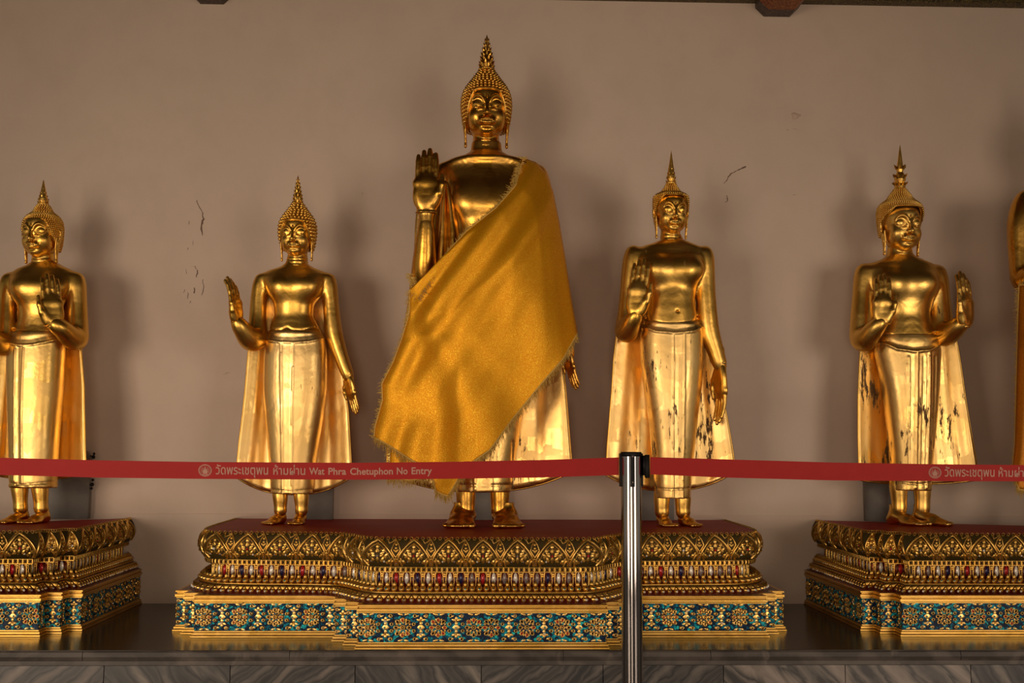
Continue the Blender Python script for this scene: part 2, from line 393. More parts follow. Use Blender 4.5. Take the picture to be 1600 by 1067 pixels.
def runs(plan, pitch, sharp):
    "start, step and count of repeats on each straight run of a plan"
    if not sharp:
        n = max(1, round(plan.s[-1]/pitch)); return [(0, plan.s[-1]/n, n)]
    return [(plan.s[k], plan.L[k]/max(1, round(plan.L[k]/pitch)), max(1, round(plan.L[k]/pitch))) for k in range(len(plan.L))]

GEMS = [M['gilt'], M['gilt_shaded'], M['gem_white'], M['gem_red'], M['gem_blue'], M['gem_teal'], M['gem_smoke']]
def platform(U, Lw, sharp, label, base, fph=0.):
    root = empty('carved_platform', base, label, 'platform'); off = (-base[0], -base[1], -base[2])
    R = random.Random(3)
    up = Plan(U); lo = Plan(Lw)
    bk = [(0, 0)]
    # red lacquered top: thick slab following the upper plan
    q = up.p+up.m*.004; m = MB(); n = len(q); V = [(x, y, PTOP) for x, y in q]+[(x, y, PTOP-.012) for x, y in q]
    m.add(V, [tuple(range(n))]+[(i+n, i+n+1, i+1, i) for i in range(n-1)]+[tuple(range(2*n-1, n-1, -1)), (n-1, 2*n-1, n, 0)]); m.build('lacquered_top', M['lacquer_red'], root, off, smooth=False)
    # solid core
    m = MB()
    for pl, o, z0, z1 in ((up, -.03, .5, PTOP-.012), (lo, -.01, .401, .53)):
        q = pl.p+pl.m*o; n = len(q); V = [(x, y, z1) for x, y in q]+[(x, y, z0) for x, y in q]
        m.add(V, [tuple(range(n)), tuple(range(2*n-1, n-1, -1)), (n-1, 2*n-1, n, 0)]+[(i+n, i+n+1, i+1, i) for i in range(n-1)])
    m.build('core', M['red_ground'], root, off, smooth=False)
    # lotus petal band
    H = .087; z0 = .636
    def zo(t):
        u = np.clip(t/H, -.05, 1.02); return .002+.024*np.sin(PI*np.clip(u*.86+.06, 0, 1))**.8, z0+t
    m = MB(); tt = np.linspace(0, H, 8); o_, z_ = zo(tt); up.sweep(m, [(-.01, z0)]+list(zip(o_, z_))+[(-.01, PTOP-.001)], 7)
    st = Strip(up, m, zo)
    for s0, dp, cnt in runs(up, .106, sharp):
        for k in range(cnt):
            c = s0+(k+.5)*dp; w = dp*.47
            arch = lambda cx, hw, h0, h1, n=9: [(cx+sg*hw*(1-a**2.2)**.9 if False else cx+sg*hw*math.cos(a*PI/2)**.75, h0+(h1-h0)*a) for sg, rng in ((-1, np.linspace(0, 1, n)), (1, np.linspace(1, 0, n)[1:])) for a in rng]
            A = arch(c, w, .004, H*.97); st.stroke(A, .0085, .007, 0); 
            st.stroke(arch(c, w*.78, .006, H*.84), .003, .003, 1)
            # foliage in the petal
            for (du, dv, ln, an) in ((-.62, .0, .018, 2.0), (.62, .0, .018, 1.14), (-.45, .2, .016, 1.7), (.45, .2, .016, 1.44), (-.12, .28, .016, 2.2), (.12, .28, .016, .94), (-.12, .42, .014, 2.5), (.12, .42, .014, .64), (0, .05, .02, PI/2), (-.35, .3, .016, 2.3), (.35, .3, .016, .84), (-.5, .08, .016, 2.7), (.5, .08, .016, .44), (0, .45, .018, PI/2), (-.28, .52, .013, 2.0), (.28, .52, .013, 1.14), (0, .68, .014, PI/2), (-.22, .1, .014, 1.9), (.22, .1, .014, 1.24)):
                st.leaf((c+du*w, .008+dv*H*.8), ln*1.35, .0135, an, .007, 0 if R.random() < .6 else 1)
            st.dome((c, H*.4), .004, .005, .006, R.choice([2, 6, 3]))
            for (du, dv) in ((-.25, .2), (.25, .2), (-.42, .38), (.42, .38), (0, .58), (-.18, .66), (.18, .66), (-.55, .12), (.55, .12), (-.3, .46), (.3, .46)): st.ring((c+du*w, .006+dv*H*.85), .0036, .0022, .0055, 1, None, 5)
            for sg in (-1, 1): st.dome((c+sg*w*.36, H*.2), .0035, .0035, .005, R.choice([0, 2, 6]))
            # small petal in the gap, above and below
            g = c+dp/2
            if k < cnt-1 or not sharp:
                st.stroke([(g-dp*.17, .002), (g-dp*.12, H*.18), (g, H*.32), (g+dp*.12, H*.18), (g+dp*.17, .002)], .007, .006, 0); st.dome((g, H*.12), .006, .006, .005, 6)
                st.stroke([(g-dp*.25, H*.98), (g-dp*.19, H*.84), (g-dp*.1, H*.9), (g, H*.98)], .004, .004, 0)
                st.stroke([(g, H*.36), (g-dp*.13, H*.6), (g-dp*.08, H*.8), (g, H*.95), (g+dp*.08, H*.8), (g+dp*.13, H*.6), (g, H*.36)], .0045, .005, 0)
                for dv in (.5, .62, .74): st.leaf((g, H*dv), .012, .009, PI/2, .005, 1)
                for sg in (-1, 1): st.leaf((g, H*.55), .013, .008, PI/2+sg*.8, .005, 1)
            for j in range(6):
                st.ring((c-dp/2+(j+.5)*dp/6, H*1.0), .0045, .002, .003, 0, None, 6)
    m.build('lotus_petal_band', GEMS+[M['lacquer_green']], root, off)
    # square-bead band
    m = MB(); up.sweep(m, [(-.02, .637), (.004, .637), (.005, .6365), (.005, .620), (-.02, .620)], 1)
    st = Strip(up, m, lambda t: (t*0+.005, .620+t))
    for s0, dp, cnt in runs(up, .0157, sharp):
        for k in range(cnt):
            c = s0+(k+.5)*dp; a = .0037
            st.put([c-a, c+a, c+a, c-a], [.005, .005, .0115, .0115], [.0007]*4, [(0, 1, 2, 3)], 8)
            b = .0068
            st.put([c-b, c+b, c+b, c-b, c-a, c+a, c+a, c-a], [.0015, .0015, .015, .015, .005, .005, .0115, .0115], [0, 0, 0, 0, .002, .002, .002, .002], [(0, 1, 5, 4), (1, 2, 6, 5), (2, 3, 7, 6), (3, 0, 4, 7)], 1)
    m.build('square_bead_band', GEMS+[M['lacquer_dark'], M['lacquer_dark']], root, off, smooth=False)
    # gem band: coloured glass between gilded colonnettes
    m = MB(); up.sweep(m, [(-.03, .621), (-.022, .62), (-.022, .572), (-.03, .57)], 7)
    st = Strip(up, m, lambda t: (t*0-.022, .572+t)); col = [2, 3, 2, 4]
    j = 0
    for s0, dp, cnt in runs(up, .0335, sharp):
        for k in range(cnt):
            c = s0+(k+.5)*dp; j += 1
            st.dome((c, .027), .0068, .019, .005, col[j % 4] if R.random() > .12 else 6, 8)
            g = c+dp/2
            for dx in (-.0055, .0055): st.stroke([(g+dx, .003), (g+dx*.7, .02), (g+dx*1.1, .046)], .004, .006, 0)
            st.leaf((g, .026), .016, .011, PI/2, .009, 1); st.leaf((g, .046), .014, .012, -PI/2, .010, 0)
            for sg in (-1, 1): st.leaf((g, .036), .014, .008, PI/2+sg*.9, .007, 1)
    m.build('glass_gem_band', GEMS+[M['red_ground']], root, off)
    # shelf with standing buds
    m = MB(); up.sweep(m, [(-.03, .574), (.0, .572), (.022, .565)], 7); up.sweep(m, [(.022, .565), (.026, .564), (.026, .5585), (.0, .557)], 1)
    st = Strip(up, m, lambda t: (.018+t*-.35, .564+t))
    for s0, dp, cnt in runs(up, .0215, sharp):
        for k in range(cnt):
            c = s0+(k+.5)*dp
            st.dome((c, .009), .0098, .0105, .013, 0, 8); st.leaf((c, .012), .021, .014, PI/2, .010, 1); st.dome((c, .009), .0040, .0040, .0150, 5 if R.random() < .35 else 6, 6)
    m.build('bud_row', GEMS+[M['red_ground']], root, off)
    # triangles and jewelled beads
    m = MB(); up.sweep(m, [(.0, .558), (.030, .5575), (.034, .552), (.040, .534), (.050, .5335), (.053, .5305), (.0, .53)], 7)
    st = Strip(up, m, lambda t: (.040-t*.3, .533+t))
    for s0, dp, cnt in runs(up, .0225, sharp):
        for k in range(cnt):
            c = s0+(k+.5)*dp
            st.put([c-dp*.5, c+dp*.5, c, c], [.0255, .0255, .012, .021], [.0015, .0015, .004, .009], [(0, 3, 1), (0, 2, 3), (3, 2, 1)], 1)
            g = c+dp/2
            st.dome((g, .010), .008, .009, .009, 0, 8); st.leaf((g, .012), .012, .008, PI/2, .007, 0)
            st.dome((g, .009), .0042, .0055, .0130, 2 if R.random() < .55 else 6, 6)
    m.build('jewelled_bead_row', GEMS+[M['red_ground']], root, off)
    # upper gilded moulding, mosaic frieze, base moulding
    m = MB(); lo.sweep(m, [(-.14, .5318), (-.008, .5315)], 1); lo.sweep(m, [(-.008, .5315), (.0, .5315), (.004, .530), (.004, .526), (-.001, .524), (-.001, .521), (.005, .519), (.005, .511), (.001, .509), (.001, .506), (-.01, .505)], 0)
    m.build('upper_moulding', [M['gilt_shaded'], M['red_ground']], root, off, smooth=False)
    m = MB(); lo.sweep(m, [(-.01, .421), (.001, .4205), (.001, .417), (.006, .415), (.006, .409), (.002, .408), (.009, .406), (.009, .401), (-.01, .4005)][::-1], 0)
    m.build('base_moulding', M['gilt_shaded'], root, off, smooth=False)
    m = MB(); lo.sweep(m, [(-.002, .42), (-.002, .507)], 0); m.build('mosaic_ground', M['mosaic'], root, off, smooth=False)
    m = MB(); st = Strip(lo, m, lambda t: (t*0-.002, .421+t)); Hf = .085; mid = Hf/2
    for s0, dp, cnt in runs(lo, .055, True):
        for k in range(cnt):
            c = s0+(k+.5)*dp; odd = (k % 2 == 0)
            if dp < .03 or cnt < 2: odd = False
            if odd:     # ring rosette
                st.ring((c, mid), .0065, .0034, .005, 1, 7, 8); st.dome((c, mid), .0035, .0035, .0055, 0)
                for i in range(8):
                    a = i*PI/4; r = .0195 if i % 2 == 0 else .0215
                    st.ring((c+math.cos(a)*r, mid+math.sin(a)*r*1.12),   .0064, .0040, .005, 0 if i % 2 else 1, R.choice([7, 7, 3]), 7, .8, a)
                    st.leaf((c+math.cos(a)*.008, mid+math.sin(a)*.009), .011, .008, a, .004, 0)
                    st.leaf((c+math.cos(a+.39)*.017, mid+math.sin(a+.39)*.02), .010, .005, a+.39, .003, 0)
                for sg in (-1, 1):
                    for vy in (-1, 1):
                        st.leaf((c, mid+vy*.036), .020, .0095, (0 if sg > 0 else PI)+vy*sg*.25, .005, 0)
            else:       # paired blossoms around a lozenge
                w_ = min(1., dp/.05)
                st.put([c-.0125*w_, c, c+.0125*w_, c, c], [mid, mid-.012, mid, mid+.012, mid], [-.0003, -.0003, -.0003, -.0003, .0045], [(0, 1, 4), (1, 2, 4), (2, 3, 4), (3, 0, 4)], 0)
                st.dome((c, mid), .004, .004, .006, 5)
                for vy in (-1, 1):
                    cc = (c, mid+vy*.019)
                    for a in (0, PI/2, PI, -PI/2): st.leaf(cc, .0165*w_ if a in (0, PI) else .0155, .012, a+(.0 if a in (PI/2, -PI/2) else (vy*.35 if a == 0 else -vy*.35)), .0055, 1)
                    st.dome(cc, .0035, .0035, .006, 2 if R.random() < .4 else 0)
                    for sg in (-1, 1):
                        st.ring((c+sg*.017*w_, mid+vy*.034), .0050, .0036, .004, 0, R.choice([6, 7]), 6)
                        st.leaf((c+sg*.006*w_, mid+vy*.036), .015, .008, (0 if sg > 0 else PI)-vy*sg*.5, .005, 0)
                        st.ring((c+sg*.020*w_, mid+vy*.010), .0046, .0034, .004, 1, 7, 6)
    m.build('carved_flowers', [M['gilt_flower'], M['gilt_flower']]+GEMS[2:]+[M['lacquer_dark']], root, off)
    return root

cx = .018
half_lo = [(0, 3.335), (.372, 3.335), (.372, 3.40), (.415, 3.40), (.415, 3.468), (.458, 3.468), (.458, 3.538), (.911, 3.538), (.911, 3.60), (.957, 3.60), (.957, 3.66), (1.0, 3.66), (1.0, 4.29)]
half_up = [(0, 3.392), (.29, 3.392), (.35, 3.42), (.41, 3.53), (.47, 3.59), (.83, 3.605), (.90, 3.66), (.935, 3.76), (.94, 4.29)]
def mir(h): return [(cx-x, y) for x, y in h[::-1]]+[(cx+x, y) for x, y in h[1:]]
up_c = dense(mir(half_up), 2)
platform(up_c, mir(half_lo), False, 'carved gilded platform in the middle, red top, wide centre stepping forward, carrying three statues', (cx, 3.95, LTOP))
def side(sg, X0, Xend):
    a = [(X0, 4.29), (X0, 3.665), (X0+.045, 3.665), (X0+.045, 3.61), (X0+.092, 3.61), (X0+.092, 3.555), (Xend, 3.555)]
    b = [(X0+.055, 4.29), (X0+.055, 3.725), (X0+.10, 3.725), (X0+.10, 3.67), (X0+.147, 3.67), (X0+.147, 3.615), (Xend, 3.615)]
    if sg < 0: a = [(-x, y) for x, y in a[::-1]]; b = [(-x, y) for x, y in b[::-1]]
    return b, a
b, a = side(1, 1.285, 3.1); platform(b, a, True, 'carved gilded platform at the right, cut by the photo edge, plain stepped corner', (2.1, 3.95, LTOP))
b, a = side(-1, 1.292, 2.3); platform(b, a, True, 'carved gilded platform at the far left, cut by the photo edge, blue mosaic base', (-1.8, 3.95, LTOP))
# ---------------------------------------------------------------- sculpting by distance fields
class Vol:
    def __init__(s, lo, hi, h):
        s.h = h; s.lo = np.array(lo, float); s.ax = [np.arange(lo[i], hi[i]+h, h).astype(np.float32) for i in range(3)]
        s.D = np.full([len(a) for a in s.ax], .5, np.float32)
    def blk(s, lo, hi):
        sl = []; g = []
        for i in range(3):
            a = int(np.searchsorted(s.ax[i], lo[i])); b = int(np.searchsorted(s.ax[i], hi[i]))
            if b-a < 2: return None, None
            sl.append(slice(a, b)); sh = [1, 1, 1]; sh[i] = b-a; g.append(s.ax[i][a:b].reshape(sh))
        return tuple(sl), g
    def comb(s, sl, d, k, op='add'):
        D = s.D[sl]; sg = 1
        if op == 'sub': D = -D
        if k > 0:
            h = np.maximum(k-np.abs(D-d), 0)/k; r = np.minimum(D, d)-h*h*k*.25
        else: r = np.minimum(D, d)
        s.D[sl] = -r if op == 'sub' else r
    def seg(s, a, b, ra, rb, k=0, op='add', sc=None, fr=None):
        "round cone; sc flattens it inside frame fr=(3x3 rows)"
        a = np.array(a, float); b = np.array(b, float); r = max(ra, rb)*(1 if sc is None else max(sc))+k+2*s.h
        sl, g = s.blk(np.minimum(a, b)-r, np.maximum(a, b)+r)
        if sl is None: return
        X, Y, Z = g
        if sc is None:
            ab = b-a; L = float(ab@ab)+1e-12
            t = np.clip(((X-a[0])*ab[0]+(Y-a[1])*ab[1]+(Z-a[2])*ab[2])/L, 0, 1)
            d = np.sqrt((X-a[0]-t*ab[0])**2+(Y-a[1]-t*ab[1])**2+(Z-a[2]-t*ab[2])**2)-(ra+(rb-ra)*t)
        else:
            fr = np.eye(3) if fr is None else fr
            P = [((X-a[0])*fr[i][0]+(Y-a[1])*fr[i][1]+(Z-a[2])*fr[i][2])/sc[i] for i in range(3)]
            ab = np.array([fr[i]@(b-a)/sc[i] for i in range(3)]); L = float(ab@ab)+1e-12
            t = np.clip((P[0]*ab[0]+P[1]*ab[1]+P[2]*ab[2])/L, 0, 1)
            d = (np.sqrt((P[0]-t*ab[0])**2+(P[1]-t*ab[1])**2+(P[2]-t*ab[2])**2)-(ra+(rb-ra)*t))*min(sc)
        s.comb(sl, d.astype(np.float32), k, op)
    def chain(s, pts, rad, k=0, op='add', sc=None, fr=None):
        for i in range(len(pts)-1): s.seg(pts[i], pts[i+1], rad[i], rad[i+1], k if i == 0 else k*.8 if len(pts) > 12 else max(k*.5, min(rad)*.2), op, sc, fr)
    def ell(s, c, r, k=0, op='add', fr=None):
        c = np.array(c, float); R = max(r)+k+2*s.h; sl, g = s.blk(c-R, c+R)
        if sl is None: return
        Q = [g[i]-c[i] for i in range(3)]
        if fr is not None: Q = [Q[0]*fr[i][0]+Q[1]*fr[i][1]+Q[2]*fr[i][2] for i in range(3)]
        k0 = np.sqrt(sum((Q[i]/r[i])**2 for i in range(3))); k1 = np.sqrt(sum((Q[i]/r[i]**2)**2 for i in range(3)))+1e-9
        s.comb(sl, (k0*(k0-1)/k1).astype(np.float32), k, op)
    def loft(s, sec, k=0, n=2.):
        "sec rows: z, xc, yc, a, b   (any order)"
        sec = np.array(sorted(map(list, sec))); z = sec[:, 0]; zz = s.ax[2]
        def smooth(v):        # monotone cubic
            hd = np.diff(z); dl = np.diff(v)/hd; m = np.zeros(len(v)); m[0] = dl[0]; m[-1] = dl[-1]
            for i in range(1, len(v)-1): m[i] = 0 if dl[i-1]*dl[i] <= 0 else 2*dl[i-1]*dl[i]/(dl[i-1]+dl[i])
            i = np.clip(np.searchsorted(z, zz)-1, 0, len(z)-2); t = np.clip((zz-z[i])/hd[i], 0, 1)
            return (v[i]*(2*t**3-3*t**2+1)+hd[i]*m[i]*(t**3-2*t**2+t)+v[i+1]*(3*t**2-2*t**3)+hd[i]*m[i+1]*(t**3-t**2)).astype(np.float32)
        xc, yc, a, b = [smooth(sec[:, j])[None, None, :] for j in (1, 2, 3, 4)]
        X = s.ax[0][:, None, None]; Y = s.ax[1][None, :, None]; Z = zz[None, None, :]
        u = np.abs((X-xc)/a); v = np.abs((Y-yc)/b); q = (u**n+v**n)**(1/n)
        gr = np.sqrt((u/a)**2+(v/b)**2)/np.maximum(q, 1e-3)
        d = (q-1)/np.maximum(gr, 1e-3); d = np.minimum(d, (q-1)*np.maximum(a, b))
        d = np.maximum(d, np.maximum(z[0]-Z, Z-z[-1]))
        s.comb((slice(None),)*3, d.astype(np.float32), k)
    def ridge(s, P, w, amp, side=-1, ymax=None):
        "raised or sunk line following an (x, z) polyline on the front"
        P = np.array(P, float); w3 = 3*w
        lo = [P[:, 0].min()-w3, s.ax[1][0], P[:, 1].min()-w3]; hi = [P[:, 0].max()+w3, 1e9 if ymax is None else ymax, P[:, 1].max()+w3]
        hi[1] = s.ax[1][-1] if ymax is None else ymax
        sl, g = s.blk(lo, hi)
        if sl is None: return
        X, Y, Z = g; dd = None
        for a, b in zip(P[:-1], P[1:]):
            ab = b-a; t = np.clip(((X-a[0])*ab[0]+(Z-a[1])*ab[1])/(ab@ab+1e-12), 0, 1); d = (X-a[0]-t*ab[0])**2+(Z-a[1]-t*ab[1])**2
            dd = d if dd is None else np.minimum(dd, d)
        s.D[sl] -= (amp*np.exp(-dd/(w*w))*(Y < 0 if ymax is None else 1)).astype(np.float32)
    def nets(s, relax=1):
        D = s.D; S = D < 0; n = S.shape
        c = np.zeros([k-1 for k in n], np.int8)
        cs = [(i, j, k) for i in (0, 1) for j in (0, 1) for k in (0, 1)]
        for i, j, k in cs: c += S[i:n[0]-1+i, j:n[1]-1+j, k:n[2]-1+k]
        act = np.argwhere((c > 0) & (c < 8)); idx = np.full(c.shape, -1, np.int32); idx[tuple(act.T)] = np.arange(len(act))
        val = np.stack([D[act[:, 0]+i, act[:, 1]+j, act[:, 2]+k] for i, j, k in cs], 1)
        acc = np.zeros((len(act), 3)); cnt = np.zeros(len(act))
        for a in range(8):
            for b in range(a+1, 8):
                ca, cb = np.array(cs[a]), np.array(cs[b])
                if np.abs(ca-cb).sum() != 1: continue
                m = (val[:, a] < 0) != (val[:, b] < 0); t = val[m, a]/(val[m, a]-val[m, b])
                acc[m] += ca+t[:, None]*(cb-ca); cnt[m] += 1
        V = s.lo+(act+acc/cnt[:, None])*s.h
        Q = []
        for ax in range(3):
            o1, o2 = [(1, 2), (2, 0), (0, 1)][ax]
            A = S; sl0 = [slice(None)]*3; sl1 = [slice(None)]*3; sl0[ax] = slice(0, -1); sl1[ax] = slice(1, None)
            e = np.argwhere(A[tuple(sl0)] != A[tuple(sl1)])
            ok = (e[:, o1] > 0) & (e[:, o2] > 0) & (e[:, o1] < n[o1]-1) & (e[:, o2] < n[o2]-1); e = e[ok]
            q = []
            for d1, d2 in ((1, 1), (0, 1), (0, 0), (1, 0)):
                f = e.copy(); f[:, o1] -= d1; f[:, o2] -= d2; q.append(idx[tuple(f.T)])
            q = np.stack(q, 1); fl = ~A[tuple(e.T)]; q[fl] = q[fl][:, ::-1]; Q.append(q)
        Q = np.concatenate(Q); Q = Q[(Q >= 0).all(1)]
        for _ in range(relax):
            acc = np.zeros_like(V); cn = np.zeros(len(V))
            for a, b in ((0, 1), (1, 2), (2, 3), (3, 0)):
                np.add.at(acc, Q[:, a], V[Q[:, b]]); np.add.at(acc, Q[:, b], V[Q[:, a]]); np.add.at(cn, Q[:, a], 1); np.add.at(cn, Q[:, b], 1)
            V = V*.45+.55*acc/np.maximum(cn, 1)[:, None]
        return V, Q

def np_mesh(name, parts):
    "parts: list of (V, Q, material index)"
    nv = 0; VS = []; QS = []; MI = []
    for V, Q, mi in parts: VS.append(V); QS.append(Q+nv); MI.append(np.full(len(Q), mi)); nv += len(V)
    V = np.concatenate(VS).astype(np.float32); Q = np.concatenate(QS).astype(np.int32); MI = np.concatenate(MI).astype(np.int32)
    me = bpy.data.meshes.new(name); me.vertices.add(len(V)); me.vertices.foreach_set('co', V.ravel())
    me.loops.add(Q.size); me.loops.foreach_set('vertex_index', Q.ravel()); me.polygons.add(len(Q))
    me.polygons.foreach_set('loop_start', np.arange(0, Q.size, 4, dtype=np.int32)); me.polygons.foreach_set('loop_total', np.full(len(Q), 4, np.int32))
    me.polygons.foreach_set('material_index', MI); me.update(calc_edges=True); me.validate(); return me

def spline(P, r, n):
    "smooth curve through the joints"
    A = [np.append(p, q) for p, q in zip(P, r)]; A = [2*A[0]-A[1]]+A+[2*A[-1]-A[-2]]; O = []
    for i in range(1, len(A)-2):
        for t in np.linspace(0, 1, n, endpoint=False):
            a, b, c, d = A[i-1:i+3]; O.append(.5*(2*b+(c-a)*t+(2*a-5*b+4*c-d)*t*t+(3*b-a-3*c+d)*t**3))
    O.append(A[-2]); O = np.array(O); return list(O[:, :3]), list(O[:, 3])
def rotz(a): c, s = math.cos(a), math.sin(a); return np.array([[c, -s, 0], [s, c, 0], [0, 0, 1.]])
def rotx(a): c, s = math.cos(a), math.sin(a); return np.array([[1, 0, 0], [0, c, -s], [0, s, c]])

def head_mesh(ear=1.0, smile=.0):
    "head in its own units: skull half width 1, eyes at z=0, face towards -y"
    v = Vol((-1.35, -1.35, -2.0), (1.35, 1.3, 1.6), .034)
    v.ell((0, .14, .38), (.98, 1.02, .98)); v.ell((0, -.02, -.28), (.82, .86, .98), .25); v.ell((0, -.48, -.98), (.34, .30, .27), .3)
    for g in (-1, 1): v.ell((g*.44, -.50, -.42), (.36, .32, .36), .25); v.ell((g*.50, -.1, -.72), (.27, .5, .32), .25)
    v.ell((0, -.62, .52), (.5, .24, .3), .3)
    for g in (-1, 1):      # sockets, lids, brows
        v.ell((g*.41, -1.03, .12), (.27, .22, .24), .14, 'sub')
        v.ell((g*.40, -.685, .08), (.28, .165, .22), .06)
        v.chain(*spline([np.array(q) for q in ((g*.13, -.955, .08), (g*.18, -.955, .27), (g*.30, -.92, .41), (g*.45, -.85, .44), (g*.60, -.74, .34), (g*.72, -.62, .14))], [.03, .045, .05, .05, .045, .025], 5), .06)
        v.chain([(g*.15, -.90, -.06), (g*.28, -.915, -.10), (g*.43, -.88, -.115), (g*.58, -.78, -.07), (g*.68, -.68, -.02)], [.012, .020, .022, .018, .01], .012, 'sub')
        v.chain([(g*.14, -.89, -.02), (g*.28, -.905, -.055), (g*.43, -.875, -.065), (g*.60, -.765, -.02), (g*.72, -.64, .03)], [.012, .026, .028, .022, .012], .015)
        v.chain([(g*.2, -.885, -.15), (g*.4, -.87, -.175), (g*.58, -.77, -.13)], [.012, .02, .012], .035)
    v.chain([(0, -.93, .25), (0, -.99, .0), (0, -1.08, -.28), (0, -1.10, -.36)], [.06, .07, .09, .10], .10)
    for g in (-1, 1): v.ell((g*.13, -1.0, -.37), (.09, .10, .08), .06); v.ell((g*.075, -1.04, -.46), (.035, .05, .025), .02, 'sub')
    v.chain([(0, -.97, -.47), (0, -.96, -.56)], [.03, .03], .05)
    v.ell((0, -.86, -.68), (.40, .17, .18), .14)
    s = smile
    for g in (-1, 1):
        v.chain([(g*.34, -.83, -.64+s), (g*.2, -.95, -.645), (g*.07, -1.015, -.61), (0, -1.015, -.63)], [.02, .048, .055, .045], .03)
        v.chain([(g*.28, -.85, -.69+s*.8), (g*.14, -.96, -.755), (0, -.99, -.77)], [.03, .06, .068], .04)
        v.chain([(g*.35, -.85, -.655+s), (g*.18, -1.0, -.685), (0, -1.05, -.68)], [.012, .02, .022], .02, 'sub')
        v.ell((g*.38, -.84, -.63+s), (.035, .045, .035), .04, 'sub')
    v.ell((0, -.82, -.90), (.2, .06, .04), .1, 'sub')
    v.ell((0, -1.0, .38), (.045, .05, .06), .03)
    # neck with three folds
    v.seg((0, .20, -.7), (0, .18, -2.2), .56, .66, .10)
    for z in (-1.42, -1.62, -1.82): v.seg((0, .18, z), (0, .181, z), .63-.0+(-1.42-z)*.06, .63, .03, sc=(1, 1, .10))
    # long ears
    for g in (-1, 1):
        v.chain([(g*.97, .12, .30), (g*1.09, .16, .12), (g*1.07, .16, -.22), (g*.98, .08, -.46)], [.08, .085, .08, .08], .08, sc=(.8, 1.4, 1))
        L = ear
        v.chain([(g*.98, .08, -.4), (g*.97, .04, -.8*L), (g*.93, .02, -1.2*L), (g*.93, -.0, -1.5*L)], [.10, .085, .065, .085], .04, sc=(.85, 1.3, 1))
        v.chain([(g*.99, -.12, -.25), (g*.94, -.13, -.8*L), (g*.93, -.06, -1.3*L)], [.05, .04, .04], .03)
    return v.nets(1)
HEAD = {}
def head(ear, smile):
    if (ear, smile) not in HEAD: HEAD[(ear, smile)] = head_mesh(ear, smile)
    return HEAD[(ear, smile)]

def hair_build(m, prof, zl, size, T, seed=0, twist=.5):
    """hair cap with snail curls. prof rows (z, half width); zl(az) lowest z at an azimuth; T maps head units to metres"""
    pz = np.array([p[0] for p in prof]); pr = np.array([p[1] for p in prof])
    zf = np.linspace(pz[0], pz[-1], 300); rf = np.interp(zf, pz, pr); rf = np.convolve(np.pad(rf, 9, 'edge'), np.ones(19)/19, 'valid'); rad = lambda z: np.interp(z, zf, rf)
    pt = lambda az, z, k=1.: (math.sin(az)*rad(z)*k, .12-math.cos(az)*rad(z)*1.02*k, z)
    A = np.linspace(-PI, PI, 61); zt = pz[-1]
    G = []
    for t in np.linspace(0, 1, 26): G.append([T(pt(a, zl(a)*(1-t)+zt*t)) for a in A])
    G.insert(0, [T(pt(a, zl(a), .86)) for a in A])
    m.grid(G)
    # curls row by row
    z = min(zl(a) for a in A)+size*.3; row = 0
    arc = 0; zs = [z]
    while z < zt-.01:
        sl = abs((rad(z+.02)-rad(z-.02))/.04); z += size*.9/math.sqrt(1+sl*sl); zs.append(z)
    for z in zs:
        r = rad(z); n = max(5, int(2*PI*r/size)); row += 1
        for i in range(n):
            a = -PI+2*PI*(i+(row % 2)*twist)/n
            if z < zl(a)+size*.2: continue
            dz = .03; p = np.array(pt(a, z)); q = np.array(pt(a, z+dz)); e = np.array(pt(a+.05, z))
            nr = np.cross(e-p, q-p); nr /= np.linalg.norm(nr)+1e-9
            tu = (q-p)/np.linalg.norm(q-p); ts = np.cross(nr, tu)
            V = []; rr = size*.47
            for k, h in ((1, -.25), (.84, .5), (.42, 1.05)):
                for j in range(6):
                    an = j*PI/3+k*.6; V.append(T(p+(ts*math.cos(an)+tu*math.sin(an))*rr*k+nr*h*rr))
            V.append(T(p+nr*rr*1.25))
            fs = [(u*6+j, u*6+(j+1) % 6, u*6+6+(j+1) % 6, u*6+6+j) for u in (0, 1) for j in range(6)]+[(12+j, 12+(j+1) % 6, 18) for j in range(6)]
            m.add(V, fs)

